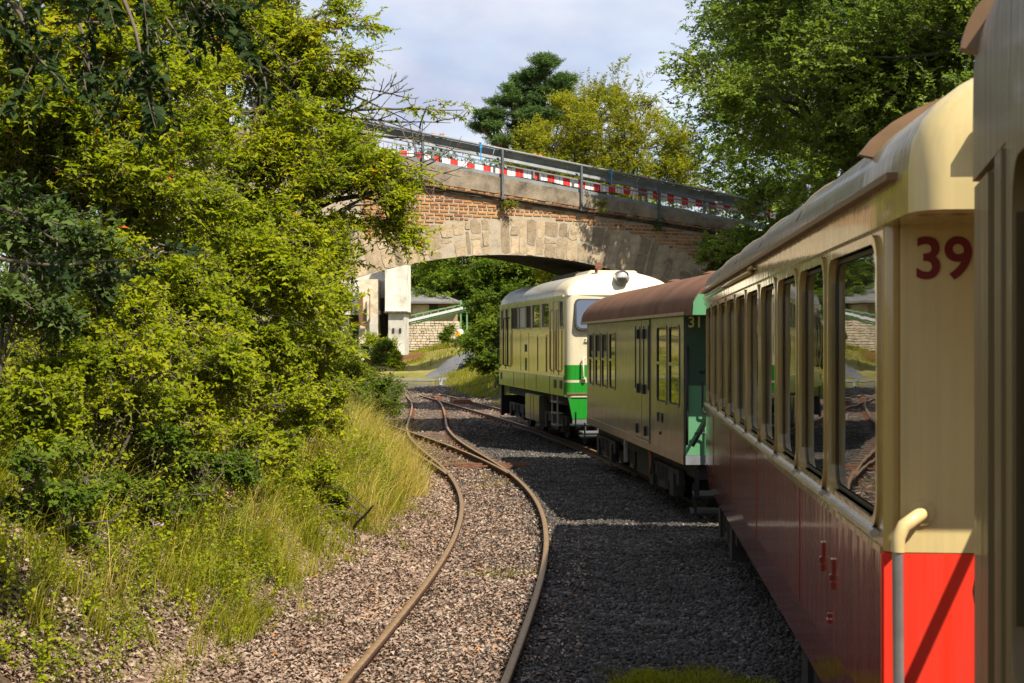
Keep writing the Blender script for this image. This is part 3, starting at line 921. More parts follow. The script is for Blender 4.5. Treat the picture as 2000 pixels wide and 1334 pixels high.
# ---- diesel locomotive
def locomotive():
    W, L = 2.45, 9.0
    root = empty('diesel_locomotive', (1.13, 29.9, 0), math.atan(0.1656))
    tag(root, 'cream and green diesel locomotive at the head of the train under the bridge', 'locomotive')
    z_led, z_mid, z_top = 1.50, 2.48, 3.22
    z_bot = 1.09
    cab = .16
    wins = [(.24, .62, 'cab'), (1.82, 2.70, 'glass'), (2.93, 3.93, 'glass'), (4.10, 4.80, 'louvre'), (4.98, 5.82, 'white'), (6.02, 6.98, 'louvre'), (7.55, 7.85, 'slit'), (8.35, 8.62, 'slit')]
    holes = [(a, b, 2.56, 3.12) for a, b, k in wins]
    side_wall(root, 'upper_side', M_LOCO_CREAM, L, z_mid, z_top, holes, u_start=cab)
    mb = MB(); mb.box(0, .05, cab, L, z_led, z_mid - .003); mb.build('middle_side', M_LOCO_BEIGE, root)
    mb = MB(); mb.box(-.012, .05, cab, L, z_bot, z_led - .003); mb.build('lower_side', M_LOCO_GSIDE, root)
    mb = MB(); mb.box(-.025, .0, cab, L, z_led - .012, z_led + .02); mb.build('ledge', M_LOCO_CREAM, root)
    mb = MB(); mb.box(W - .05, W, cab, L, z_bot, z_top); mb.build('far_side', M_LOCO_BEIGE, root)
    for a, b, k in wins:
        pm = {'cab': M_GLASS, 'glass': mat_glass('engine_room_glass', (.02, .024, .016)), 'white': mat_simple('white_shutter', (.72, .72, .72), .5, var=.08), 'louvre': M_BLACK, 'slit': M_BLACK}[k]
        w = window_on_side(root, a, b, 2.57, 3.11, M_LOCO_CREAM, r=.035, proud=.012, depth=.02, lip=.03, pane_mat=pm)
        if k == 'louvre':
            for q in range(10):
                z = 2.61 + q * .05
                m_ = MB(); m_.add([(-.006, a + .03, z + .03), (-.006, b - .03, z + .03), (.012, b - .03, z), (.012, a + .03, z)], [(0, 1, 2, 3)]); m_.build('slat', M_BLACK, w)
    # cab door with handrails, service hatches, far door
    for (a, b, z0, z1, nm) in ((.76, 1.36, 1.53, 3.12, 'cab_door'), (7.95, 8.92, 1.53, 3.1, 'end_door')):
        mb = MB()
        for (c, d, e, f) in ((a, a + .02, z0, z1), (b - .02, b, z0, z1), (a, b, z0, z0 + .02), (a, b, z1 - .02, z1)):
            mb.box(-.012, .001, c, d, e, f)
        mb.build(nm, M_LOCO_BEIGE, root)
    for (a, b) in ((2.16, 3.08), (3.22, 4.2)):
        mb = MB(); mb.box(-.02, -.0005, a, b, 1.56, 2.36); mb.build('service_hatch', M_LOCO_BEIGE, root, bevel=.008)
        mb = MB(); mb.box(-.026, -.001, a - .03, b + .03, 2.37, 2.40); mb.build('hatch_rail', M_LOCO_CREAM, root)
    mb = MB(); mb.box(-.016, 0, 4.75, 4.95, 2.0, 2.18); mb.box(-.012, 0, 4.78, 4.9, 1.55, 1.85); mb.build('side_fitting', M_BLACK, root)
    for u in (.70, 1.44, 7.3, 7.9, 8.9):
        top = 2.88 if u > 5 else 2.95
        mb = MB(); mb.tube([(-.01, u, 1.6), (-.06, u, 1.64), (-.06, u, top - .04), (-.01, u, top)], .018, 8); mb.build('handrail', M_LOCO_BEIGE if u < 5 else M_BLACK, root, smooth=R(60))
    for u in (.45, 1.1, 8.6):
        mb = MB(); mb.box(-.02, -.011, u - .13, u + .13, 1.24, 1.42); mb.build('step_recess', M_BLACK, root)
    for u in (1.65, 4.45, 5.6, 7.15):
        mb = MB(); mb.box(-.006, .001, u - .012, u + .012, 1.53, 2.46); mb.build('panel_joint', M_LOCO_BEIGE, root)
    for u in (1.75, 3.4, 5.0, 6.6):
        mb = MB(); mb.box(-.018, -.011, u - .014, u + .014, 1.10, 1.48); mb.build('panel_joint', M_LOCO_GSIDE, root)
    # rear end with rounded corner, windscreens
    def rounded_end(z0, z1, mat, name, proud=0.0, slope=0.0):
        r = cab
        pts = []
        for k in range(7):
            a = R(180 + 90 * k / 6); pts.append((r + r * math.cos(a) - proud * (k == 0), r + r * math.sin(a) - proud))
        for k in range(7):
            a = R(270 + 90 * k / 6); pts.append((W - r + r * math.cos(a), r + r * math.sin(a) - proud))
        n = len(pts)
        mb = MB()
        vs = [(a, b, z0) for a, b in pts] + [(a, b + slope, z1) for a, b in pts]
        mb.add(vs, [(i, i + 1, n + i + 1, n + i) for i in range(n - 1)] + [tuple(range(n, 2 * n))])
        return mb.build(name, mat, root, smooth=R(40), recalc=False)
    rounded_end(1.755, z_top, M_LOCO_CREAM, 'rear_wall')
    rounded_end(1.44, 1.752, M_LOCO_GREEN, 'rear_band')
    rounded_end(1.385, 1.437, M_LOCO_CREAM, 'rear_stripe', .004)
    rounded_end(1.135, 1.382, M_LOCO_GREEN, 'rear_band')
    rounded_end(1.075, 1.132, M_LOCO_CREAM, 'rear_stripe', .004)
    mb = MB(); mb.box(.02, W - .02, -.03, .13, 1.14, 1.17); mb.build('rear_ledge', M_TRIM_BROWN, root)
    for (a, b) in ((.22, 1.14), (1.31, 2.23)):
        for nm, e, y, mt in (('windscreen', .03, -.012, M_RUBBER), ('pane', 0.0, -.018, M_GLASS_FLAT)):
            q = rrect(a - e, b + e, 2.53 - e, 3.12 + e, .10)
            lean = lambda z_: -.105 + .15 * (z_ - 2.53)
            nn = len(q)
            m_ = MB(); dy = 0 if nm == 'windscreen' else -.006
            m_.add([(a_, lean(b_) + dy, b_) for a_, b_ in q] + [(a_, .02, b_) for a_, b_ in q], [tuple(range(nn - 1, -1, -1))] + [(i_, (i_ + 1) % nn, nn + (i_ + 1) % nn, nn + i_) for i_ in range(nn)])
            if nm == 'windscreen': ws = m_.build(nm, mt, root)
            else: m_.build(nm, mt, ws)
        mb = MB(); mb.tube([(b - .25, -.03, 3.2), (b - .12, -.04, 2.95)], .012, 6); mb.build('wiper', M_BLACK, root)
    mb = MB(); mb.tube([(.42, 0, 2.30), (.42, -.06, 2.30), (1.0, -.06, 2.30), (1.0, 0, 2.30)], .016, 8); mb.build('grab_rail', M_LOCO_CREAM, root)
    mb = MB(); mb.tube([(.42, 0, 1.93), (.36, -.07, 1.88), (.36, -.08, 1.52), (.42, -.02, 1.45)], .02, 8); mb.tube([(.38, -.03, 1.46), (.42, -.06, 1.46)], .04, 8); mb.build('grab_pole', M_LOCO_CREAM, root, smooth=R(50))
    # apron and buffers
    mb = MB(); mb.prism([(.06, 1.07), (.15, .62), (W - .15, .62), (W - .06, 1.07)], 'y', .02, .10); mb.build('apron', M_LOCO_GREEN, root)
    mb = MB(); mb.box(.16, W - .16, .03, .12, .52, .617); mb.build('apron_edge', M_STEEL, root)
    mb = MB(); mb.tube([(W / 2, -.7, .72), (W / 2, .2, .72)], .08, 10); mb.tube([(W / 2, -.75, .72), (W / 2, -.7, .72)], .22, 18); mb.build('buffer', M_UNDER, root)
    mb = MB(); mb.box(.28, .72, -.38, .0, .34, .37); mb.box(.34, .37, -.3, -.27, .37, .6); mb.box(.62, .65, -.3, -.27, .37, .6); mb.build('rear_step', M_STEEL, root)
    # roof
    prof = roof_profile(W - .02, z_top, .56, 2.1)
    prof = [(a + .01, b) for a, b in prof]
    n = len(prof)
    us = [(.0, .06), (.10, .62), (.32, .90), (.75, 1.0), (1.4, 1.0), (1.41, 1.0), (4, 1.0), (7, 1.0), (L - .2, 1.0), (L, .8)]
    vs, fs, mi = [], [], []
    for u, k in us: vs += [(a if k == 1 else W / 2 + (a - W / 2) * (.985 if k > .5 else .97), u, z_top + (b - z_top) * k) for a, b in prof]
    for j in range(len(us) - 1):
        for i in range(n - 1):
            fs.append((j * n + i, j * n + i + 1, (j + 1) * n + i + 1, (j + 1) * n + i)); mi.append(1 if us[j][0] < 1.4 else 0)
    fs += [tuple(range(n - 1, -1, -1)), tuple((len(us) - 1) * n + i for i in range(n))]; mi += [1, 0]
    mb = MB(); mb.v = vs; mb.f = fs; mb.m = mi
    rf = mb.build('roof', [M_LOCO_ROOF, M_LOCO_WHITE], root, smooth=R(50))
    mb = MB(); mb.box(-.03, .0, cab, L, z_top - .02, z_top + .012); mb.build('gutter', M_LOCO_CREAM, rf)
    mb = MB(); mb.tube([(.12, .02, z_top + .012), (W / 2, -.02, z_top + .012), (W - .12, .02, z_top + .012)], .018, 6); mb.build('brow', M_LOCO_CREAM, rf)
    mb = MB(); mb.box(.72, 1.75, 2.4, 5.2, 3.66, 3.84); mb.build('roof_hatch', M_BLACK, rf, bevel=.03)
    mb = MB(); mb.prism([(.62, 3.64), (.72, 3.80), (1.75, 3.80), (1.85, 3.64)], 'y', .9, 2.3); mb.build('roof_cowl', M_LOCO_WHITE, rf, bevel=.02)
    # headlight and horn
    mb = MB(); mb.tube([(1.22, .2, 3.60), (1.22, -.03, 3.60)], .155, 24)
    hl = mb.build('headlight', M_CHROME, root, smooth=R(40))
    mb = MB(); mb.tube([(1.22, -.046, 3.60), (1.22, -.06, 3.60)], [.11, .08], 24); mb.build('lens', M_LENS, hl, smooth=R(30))
    mb = MB(); mb.tube([(1.22, -.03, 3.60), (1.22, -.045, 3.60), (1.22, -.045, 3.60)], [.155, .15, .12], 24, cap=False); mb.build('rim', M_STEEL, hl, smooth=R(30))
    mb = MB(); mb.tube([(.80, .62, 3.74), (.80, .62, 3.84), (.80, .5, 3.86), (.80, .36, 3.86)], [.035, .035, .04, .085], 12); mb.build('horn', M_RUST, root, smooth=R(40))
    # underframe
    mb = MB(); mb.box(.25, W - .25, .3, L - .1, .85, 1.09); mb.build('underframe', M_UNDER, root)
    for a, b in ((3.4, 4.1), (4.12, 4.5), (4.52, 5.3)):
        mb = MB(); mb.box(.06, .6, a, b, .36, .98); mb.build('tank_cover', M_GREEN_SIDE, root, bevel=.02)
    mb = MB(); mb.box(.3, W - .3, 3.4, 5.6, .35, .9); mb.build('fuel_tank', M_UNDER, root, bevel=.03)
    bogie(root, 2.0, W, 1.9, .42, outer=.16); bogie(root, 7.0, W, 1.9, .42, outer=.16)
    mb = MB()
    for u in (.95, 1.55): mb.box(.0, .03, u - .02, u + .02, .40, 1.09)
    for z in (.42, .68, .92): mb.box(-.02, .14, .95, 1.55, z, z + .025)
    mb.build('ladder', M_STEEL, root)
    mb = MB(); mb.box(.02, .10, L - .22, L - .05, .25, 1.09); mb.box(.1, W - .1, L - .2, L - .12, .3, .8); mb.build('guard_plate', M_BLACK, root)
    return root


# ---- the coach the picture is taken from
def own_coach():
    W, L = 2.3, 9.0
    hd = R(13.0)
    far = Vector((1.175, 3.62, 0))                 # far left body corner
    d = Vector((math.sin(hd), math.cos(hd), 0))
    org = far - d * L
    root = empty('railway_coach', tuple(org), -hd)
    tag(root, 'cream and red coach close beside the camera at the right edge of the picture', 'railway coach')
    zb, zs, z1, zt = .60, 1.505, 2.66, 2.80
    u_post = L - .10
    # open vestibule: corner post, door frame, then the body
    mb = MB(); mb.box(0, .09, L - .38, L, .8, z1); mb.build('corner_post', M_CREAM_SHADE, root, bevel=.02)
    mb = MB(); mb.box(-.008, .05, L - .72, L - .57, .8, z1); mb.build('door_post', M_CREAM_SHADE, root, bevel=.012)
    mb = MB(); mb.box(.022, .05, L - .57, L - .38, .8, z1); mb.build('door_seal', M_RUBBER, root)
    side_wall(root, 'upper_side', M_CREAM_SHADE, L - .72, zs, zt, [(3.1, 4.1, 1.6, 2.6), (4.3, 5.3, 1.6, 2.6), (6.0, 7.0, 1.6, 2.6), (7.1, 8.1, 1.6, 2.6)])
    mb = MB(); mb.box(0, .045, 0, L - .72, zb, zs - .003); mb.build('lower_side', M_RED, root)
    mb = MB(); mb.box(.0, .045, L - .718, L, zb, .797); mb.build('lower_side', M_RED, root)
    mb = MB(); mb.box(W - .045, W, 0, L, zb, zt); mb.build('far_side', M_CREAM_SHADE, root)
    for a, b in ((3.1, 4.1), (4.3, 5.3), (6.0, 7.0), (7.1, 8.1)):
        window_on_side(root, a, b, 1.6, 2.6, M_CREAM_SHADE, r=.1, proud=.008, depth=.08, lip=.03)
    mb = MB(); mb.box(.6, W - .05, L - .04, L, zs, z1); mb.box(.09, .6, L - .04, L, 2.5, z1); mb.build('end_wall', M_CREAM_END, root)
    mb = MB(); mb.box(.6, W - .05, L - .04, L, zb, zs - .003); mb.build('end_panel', M_RED_END, root)
    prof = roof_profile(W + .04, zt, .44, 4.5, 40); prof = [(a - .02, b) for a, b in prof]
    prof = [(.002 + (a + .02) * (W - .004) / (W + .04), b) for a, b in prof]
    poly = [(.002, z1 + .002)] + prof + [(W - .002, z1 + .002)]
    mb = MB(); mb.prism(poly, 'y', 0, L + .05)
    rf = mb.build('roof', M_CREAM_SHADE, root, smooth=R(38))
    mb = roof_strip(prof, W, L, L + .055, .04)
    mb.build('rain_strip', M_TRIM_BROWN, rf)
    mb = MB(); mb.tube([(.35, L + .02, 1.80), (.16, L + .6, 1.70), (.10, L + .76, 1.60), (.085, L + .80, 1.48), (.10, L + .76, 1.36), (.2, L + .55, 1.22), (.4, L + .1, 1.15)], .02, 10); mb.build('brake_hose', M_RUBBER, root, smooth=True)
    mb = MB(); mb.box(.25, W - .25, .1, L - .1, .5, .8); mb.build('underframe', M_UNDER, root)
    bogie(root, L - 2.0, W); bogie(root, 2.0, W)
    return root


coach_39()
coach_31()
locomotive()
own_coach()

# ------------------------------------------------------------------ road bridge
BB = R(26.0)
BT = np.array([math.cos(BB), math.sin(BB)])
BD = 34.5
BTH = 4.4                      # width of the bridge
bridge = empty('road_bridge', (0, BD, 0), BB)
tag(bridge, 'brick and stone arch road bridge over the tracks behind the locomotive', 'bridge')
# local axes: x along the face to the right, y away from the camera, z up


def bp(x, y):
    """local (s, z) on the bridge face, from where the photograph shows the point"""
    u = (x - 1000) / FPX
    Y = BD / (1 - u * math.tan(BB))
    return (u * Y / math.cos(BB), EYE + (667 - y) * Y / FPX)


AC, AR, AZ = 0.05, 12.9, 4.35         # intrados: crown place, radius, height
EC, ER, EZ = 0.50, 13.6, 5.24         # top of the stone ring
def z_in(s): return AZ - AR + math.sqrt(AR * AR - (s - AC) ** 2)
def z_ex(s): return EZ - ER + math.sqrt(ER * ER - min((s - EC) ** 2, ER * ER))
def z_led(s): return 5.66 - .098 * (s + .385)       # underside of the ledge
def z_cb(s): return 5.80 - .098 * (s + .385)        # underside of the coping
def z_ct(s): return 6.21 - .123 * (s + .385)        # top of the coping
S0, S1 = -9.0, 8.0
A0, A1 = -5.3, 5.6


def mat_masonry(name, stops, scale=5, bs=.5, bscale=26, lo=.72, hi=1.15):
    m, n, l, b, o = new_mat(name)
    v = coords(n, l)
    nz = noise(n, l, v, scale, 8, 0.68)
    r = ramp(n, stops); l.new(nz.outputs['Fac'], r.inputs['Fac'])
    c = r.outputs['Color']
    oi = n.new('ShaderNodeObjectInfo')
    mr = n.new('ShaderNodeMapRange'); mr.inputs['To Min'].default_value = lo; mr.inputs['To Max'].default_value = hi
    l.new(oi.outputs['Random'], mr.inputs['Value'])
    vm = n.new('ShaderNodeVectorMath'); vm.operation = 'SCALE'
    l.new(c, vm.inputs[0]); l.new(mr.outputs['Result'], vm.inputs['Scale'])
    l.new(vm.outputs['Vector'], b.inputs['Base Color'])
    b.inputs['Roughness'].default_value = .92
    b.inputs['Specular IOR Level'].default_value = .15
    n2 = noise(n, l, v, bscale, 6, .65)
    bump(n, l, n2.outputs['Fac'], bs, .02, b)
    return m


M_MORTAR = mat_masonry('old_mortar', [(.30, (.22, .18, .12)), (.45, (.42, .355, .26)), (.7, (.53, .46, .35))], 3.6)
M_STONE = mat_masonry('arch_stone', [(.28, (.17, .120, .068)), (.45, (.36, .275, .175)), (.7, (.49, .40, .275))], 5.5, .9, lo=.58, hi=1.2)
M_CONC = mat_masonry('coping_concrete', [(.3, (.085, .068, .048)), (.5, (.20, .165, .12)), (.72, (.29, .245, .18))], 2.2, .7)
M_LEDGE = mat_masonry('weathered_ledge', [(.35, (.035, .030, .022)), (.6, (.12, .09, .06)), (.75, (.30, .20, .11))], 6, .8)
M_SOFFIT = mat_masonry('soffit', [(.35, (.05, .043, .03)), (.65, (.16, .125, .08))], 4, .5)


def mat_brick():
    m, n, l, b, o = new_mat('orange_brick')
    oi = n.new('ShaderNodeObjectInfo')
    r = ramp(n, [(0.0, (.16, .065, .035)), (.2, (.31, .125, .050)), (.5, (.42, .195, .065)), (.8, (.46, .26, .095)), (1.0, (.28, .18, .11))])
    l.new(oi.outputs['Random'], r.inputs['Fac'])
    nz = noise(n, l, coords(n, l), 15, 5, .6)
    c = mixc(n, l, nz.outputs['Fac'], r.outputs['Color'], (.14, .075, .035))
    c2 = mixc(n, l, 0.65, c, r.outputs['Color'])
    l.new(c2, b.inputs['Base Color'])
    b.inputs['Roughness'].default_value = .9
    b.inputs['Specular IOR Level'].default_value = .15
    bump(n, l, nz.outputs['Fac'], .8, .015, b)
    return m


M_BRICK = mat_brick()
# the body of the bridge: wall, barrel, deck
ss = np.concatenate([np.linspace(S0, A0 - .001, 8), np.linspace(A0, A1, 45), np.linspace(A1 + .001, S1, 8)])
vs, fs, mi = [], [], []
for s in ss:
    zb_ = z_in(s) if A0 <= s <= A1 else -.8
    rise = .26 if A0 <= s <= A1 else 0
    vs += [(s, 0, zb_), (s, 0, z_cb(s)), (s, BTH, z_cb(s)), (s, BTH, zb_ + rise)]
for i in range(len(ss) - 1):
    for k in range(4):
        j = (k + 1) % 4
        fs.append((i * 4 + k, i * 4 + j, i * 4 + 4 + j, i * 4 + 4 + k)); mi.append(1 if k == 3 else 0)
n4 = 4 * (len(ss) - 1)
fs += [(0, 1, 2, 3), (n4 + 3, n4 + 2, n4 + 1, n4)]; mi += [0, 0]
mb = MB(); mb.v = vs; mb.f = fs; mb.m = mi
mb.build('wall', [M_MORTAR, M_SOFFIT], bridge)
# arch stones
rng = random.Random(3)
s = A0 + .05
stone_id = 0
while s < A1 - .1:
    w = rng.uniform(.14, .36)
    e = min(s + w, A1)
    cuts = sorted([0, 1] + [rng.uniform(.2, .8) for _ in range(rng.choice([0, 1, 1, 2, 2, 3]))])
    cuts = [c_ for i_, c_ in enumerate(cuts) if i_ in (0, len(cuts) - 1) or (c_ - cuts[i_ - 1] > .14 and 1 - c_ > .14)]
    for a, b in zip(cuts[:-1], cuts[1:]):
        g = .012
        def q(sv, f):
            zi, ze = z_in(sv), max(z_ex(sv), z_in(sv) + .55)
            lean = (sv - AC) / AR * (f * (ze - zi))
            return (sv + lean, zi + f * (ze - zi))
        jit = lambda: rng.uniform(-.03, .03)
        P4 = [q(s + g, a + .014), q(e - g, a + .014), q(e - g, b - .014), q(s + g, b - .014)]
        P4 = [(x_ + jit(), z_ + jit()) for x_, z_ in P4]
        c0 = (sum(p[0] for p in P4) / 4, sum(p[1] for p in P4) / 4)
        pr = rng.choice([.002, .003, .005, .008, .014])
        if rng.random() < .08: continue
        m_ = MB()
        P8 = []
        for k8 in range(4):
            (xa, za), (xb, zb8) = P4[k8], P4[(k8 + 1) % 4]
            P8 += [(xa * .9 + c0[0] * .1, za * .9 + c0[1] * .1), (xa * .5 + xb * .5 + jit() * .6, za * .5 + zb8 * .5 + jit() * .6)]
        base = [(x_ - c0[0], .05, z_ - c0[1]) for x_, z_ in P8]
        face = [((x_ - c0[0]) * .96, -pr - rng.uniform(0, .006), (z_ - c0[1]) * .975) for x_, z_ in P8]
        m_.add(base + face + [(0, -pr - .006, 0)], [(k8, (k8 + 1) % 8, 8 + (k8 + 1) % 8, 8 + k8) for k8 in range(8)] + [(8 + k8, 8 + (k8 + 1) % 8, 16) for k8 in range(8)])
        m_.build('stone', M_STONE, bridge, loc=(c0[0], 0, c0[1]))
    s = e
# bricks of the spandrel
def brick_mesh(l, h, k):
    rg = random.Random(k)
    m_ = MB()
    f = .006
    P8 = [(-l / 2, .03, -h / 2), (l / 2, .03, -h / 2), (l / 2, .03, h / 2), (-l / 2, .03, h / 2)]
    Q = [(-l / 2 + f, -.014 - rg.uniform(0, .008), -h / 2 + f), (l / 2 - f, -.014 - rg.uniform(0, .008), -h / 2 + f), (l / 2 - f, -.014 - rg.uniform(0, .008), h / 2 - f), (-l / 2 + f, -.014 - rg.uniform(0, .008), h / 2 - f)]
    m_.add(P8 + Q, [(0, 1, 5, 4), (1, 2, 6, 5), (2, 3, 7, 6), (3, 0, 4, 7), (4, 5, 6, 7)])
    return m_.mesh('brick', M_BRICK)
stretch = [brick_mesh(.218, .061, k) for k in range(3)]
header = [brick_mesh(.098, .061, k + 9) for k in range(2)]
bricks = []
row = 0
z = 4.0
while z < 6.1:
    s = -3.9 + (.12 if row % 2 else 0)
    while s < 7.2:
        hd = (row % 3 == 2)
        l_ = .125 if hd else .248
        c = s + l_ / 2
        zz = z
        if zz - .035 > z_ex(c) + .0 and zz + .045 < z_led(c) and z_ex(c) > 4.0:
            bricks.append((c, zz, hd))
        s += l_
    z += .084; row += 1
bricks.sort(key=lambda t: abs(t[0] - 1.4))
many = []
for i, (c, zz, hd) in enumerate(bricks):
    me = rng.choice(header if hd else stretch)
    if i < 300:
        o = link_mesh('brick', me, bridge, (c, rng.uniform(-.004, .004), zz))
    else:
        many.append((c, zz, hd))
if many:
    mb = MB()
    for c, zz, hd in many:
        l_ = .056 if hd else .1175
        mb.box(c - l_, c + l_, -.016, .03, zz - .035, zz + .035)
    o = mb.build('bricks', M_BRICK, bridge); o['kind'] = 'stuff'
# ledge, brick course under the coping, coping
def sloped(name, mat, f0, f1, y0, y1, a, b, n=26, jig=0.0):
    m_ = MB(); sv = np.linspace(a, b, n)
    v_, f_ = [], []
    for q in sv:
        j0, j1 = rng.uniform(-jig, jig), rng.uniform(-jig, jig)
        v_ += [(q, y0 + j0, f0(q) + j1), (q, y0 + j0, f1(q) + j1), (q, y1, f1(q)), (q, y1, f0(q))]
    for i in range(n - 1):
        for k in range(4): f_.append((i * 4 + k, i * 4 + (k + 1) % 4, i * 4 + 4 + (k + 1) % 4, i * 4 + 4 + k))
    f_ += [(0, 1, 2, 3), tuple((n - 1) * 4 + k for k in (3, 2, 1, 0))]
    m_.add(v_, f_)
    return m_.build(name, mat, bridge)
sloped('ledge', M_LEDGE, lambda q: z_led(q), lambda q: z_led(q) + .055, -.10, .05, S0, 6.75, 60, .008)
sloped('ledge_top', M_LEDGE, lambda q: z_led(q) + .058, lambda q: z_led(q) + .085, -.14, .05, S0, 6.75, 60, .008)
sv = -3.0
while sv < 6.6:
    m_ = MB(); l_ = rng.uniform(.11, .22)
    m_.box(sv, sv + l_ - .012, -.06 - rng.uniform(0, .03), .02, z_led(sv) + .09, z_led(sv) + .09 + rng.uniform(.035, .055))
    m_.build('course_brick', M_BRICK, bridge); sv += l_
sloped('coping', M_CONC, lambda q: z_cb(q) + .01, lambda q: z_ct(q), -.09, .45, S0, 6.45, 50, .006)
sloped('coping_back', M_CONC, lambda q: z_cb(q) + .01, lambda q: z_ct(q), BTH - .45, BTH + .09, S0, S1, 8)
sloped('road_surface', mat_simple('asphalt', (.05, .05, .05), .9, var=.3), lambda q: z_cb(q) + .004, lambda q: z_cb(q) + .2, .46, BTH - .46, S0 - 6, S1 + 6, 8)

# ---- guard rail on the near side
guard = empty('guard_rail', (0, BD, 0), BB)
tag(guard, 'grey steel guard rail with tall outer posts along the near side of the bridge', 'guard rail')
def z_gt(s): return 6.925 - .124 * (s + .25)        # top of the top rail
ga, gb = -6.5, 7.6
P = lambda s, y, z: (s, y, z)
mb = MB(); mb.tube([(ga, -.02, z_gt(ga) - .03), (gb, -.02, z_gt(gb) - .03)], .032, 10); mb.build('top_rail', M_GALV, guard, smooth=True)
mb = MB()
for k in range(7):
    a = ga + (gb - ga) * k / 7; b = ga + (gb - ga) * (k + 1) / 7 - .01
    mb.add([(a, .02, z_gt(a) - .06), (b, .02, z_gt(b) - .06), (b, .10, z_gt(b) - .18), (a, .10, z_gt(a) - .18), (a, .03, z_gt(a) - .29), (b, .03, z_gt(b) - .29)], [(0, 1, 2, 3), (3, 2, 5, 4)])
mb.build('beam', M_GALV, guard, recalc=False)
mb = MB(); mb.bar((ga, .05, z_gt(ga) - .295), (gb, .05, z_gt(gb) - .295), .03, .02); mb.build('beam_lip', M_GALV_DARK, guard)
mb = MB(); mb.bar((ga, -.03, z_ct(ga) + .045), (gb, -.03, z_ct(gb) + .045), .05, .09); mb.build('lower_rail', M_GALV, guard)
mb = MB(); mb.bar((ga, -.035, z_ct(ga) + .33), (gb, -.035, z_ct(gb) + .315), .025, .03); mb.build('middle_rail', M_GALV, guard)
for (x0, y0) in ((822, 352), (977, 384), (1131, 407), (1283, 428)):
    s_, zb_ = bp(x0, y0)
    mb = MB()
    mb.bar((s_, -.115, zb_ - .0), (s_, -.115, z_gt(s_) - .05), .055, .06, up=(0, 1, 0)); mb.bar((s_ - .02, -.16, zb_ - .03), (s_ + .02, -.13, zb_ + .33), .035, .02, up=(0, 1, 0))
    mb.box(s_ - .06, s_ + .06, -.19, -.09, zb_ - .08, zb_ - .02)
    mb.build('post', M_GALV_DARK, guard)
for x0 in (849, 865, 1046, 1058, 1256, 1266, 1380, 1392):
    s_, _ = bp(x0, 300)
    mb = MB(); mb.bar((s_, .13, z_ct(s_) + .0), (s_ + .02, .13, z_gt(s_) - .03), .05, .05, up=(0, 1, 0)); mb.build('inner_post', M_GALV, guard)
    mb = MB(); mb.box(s_ - .02, s_ + .06, .09, .17, z_gt(s_) - .03, z_gt(s_) + .05); mb.build('post_cap', M_ORANGE, guard)
mb = MB(); s_ = -6.4
while s_ < 7.4:
    mb.bar((s_, .0, z_ct(s_) + .05), (s_, .0, z_ct(s_) + .30), .008, .008, up=(0, 1, 0)); s_ += .11
o = mb.build('fence_wires', M_GALV_DARK, guard); o['kind'] = 'stuff'
for x0, ln in ((937, .42), (1192, .36)):
    s_, _ = bp(x0, 300)
    mb = MB(); mb.box(s_ - .012, s_ + .012, -.065, -.058, z_gt(s_) - ln, z_gt(s_) + .02); mb.box(s_ - .025, s_ + .025, -.07, .03, z_gt(s_) - .0, z_gt(s_) + .02); mb.box(s_ - .03, s_ + .03, -.07, -.05, z_gt(s_) - .12, z_gt(s_) - .06)
    tag(mb.build('blue_strap', M_BLUE, None), 'blue strap hanging from the guard rail, ' + ('the one nearer the left trees' if x0 < 1000 else 'the one nearer the oak'), 'strap')
    o = bpy.context.scene.objects[-1] if False else None
for o in [o for o in COL.objects if o.name.startswith('blue_strap')]:
    o.location = (0, BD, 0); o.rotation_euler = (0, 0, BB)
# red and white barrier
bar = empty('barrier_boards', (0, BD, 0), BB)
tag(bar, 'long red and white striped barrier along the bridge behind the guard rail', 'barrier')
def z_bt(s): return 6.575 - .0935 * (s + 1.09)
s_ = -4.6; k = 0
while s_ < 7.9:
    w = .20 if k % 2 == 0 else .235
    zt_, zt2 = z_bt(s_) + .022 * math.sin(s_ * 2.1) + .008 * math.sin(s_ * 7), z_bt(s_ + w) + .022 * math.sin((s_ + w) * 2.1) + .008 * math.sin((s_ + w) * 7)
    mb = MB()
    y0 = .17
    mb.add([(s_, y0, zt_ - .185), (s_ + w - .002, y0, zt2 - .185), (s_ + w - .002, y0, zt2), (s_, y0, zt_), (s_, y0 + .02, zt_ - .185), (s_ + w - .002, y0 + .02, zt2 - .185), (s_ + w - .002, y0 + .02, zt2), (s_, y0 + .02, zt_)],
           [(0, 1, 2, 3), (7, 6, 5, 4), (0, 4, 5, 1), (3, 2, 6, 7), (0, 3, 7, 4), (1, 5, 6, 2)])
    mb.build('red_panel' if k % 2 == 0 else 'white_panel', M_TAPE_RED if k % 2 == 0 else M_TAPE_WHITE, bar)
    s_ += w; k += 1
# small white sign board on the barrier
s_, zz = bp(1246, 362)
mb = MB(); mb.box(s_ - .06, s_ + .06, .12, .135, zz - .10, zz + .06); mb.tube([(s_, .118, zz), (s_, .121, zz)], .02, 10, mi=1); mb.bar((s_ - .05, .14, z_ct(s_)), (s_ - .05, .14, zz), .03, .03, up=(0, 1, 0), mi=0)
sg = mb.build('sign_board', [M_WHITE, M_GALV_DARK]); sg.location = (0, BD, 0); sg.rotation_euler = (0, 0, BB)
tag(sg, 'small white plate with a dark dot on the bridge guard rail', 'sign')

# ------------------------------------------------------------------ the yard beyond the bridge
M_WALLW = mat_masonry('whitewashed_concrete', [(.30, (.30, .26, .19)), (.44, (.56, .53, .46)), (.58, (.68, .66, .60))], .9, .3, 8)
M_BLOCK = mat_masonry('pale_blockwork', [(.3, (.30, .24, .16)), (.55, (.55, .48, .36)), (.75, (.64, .58, .46))], 1.6, .6, 9)


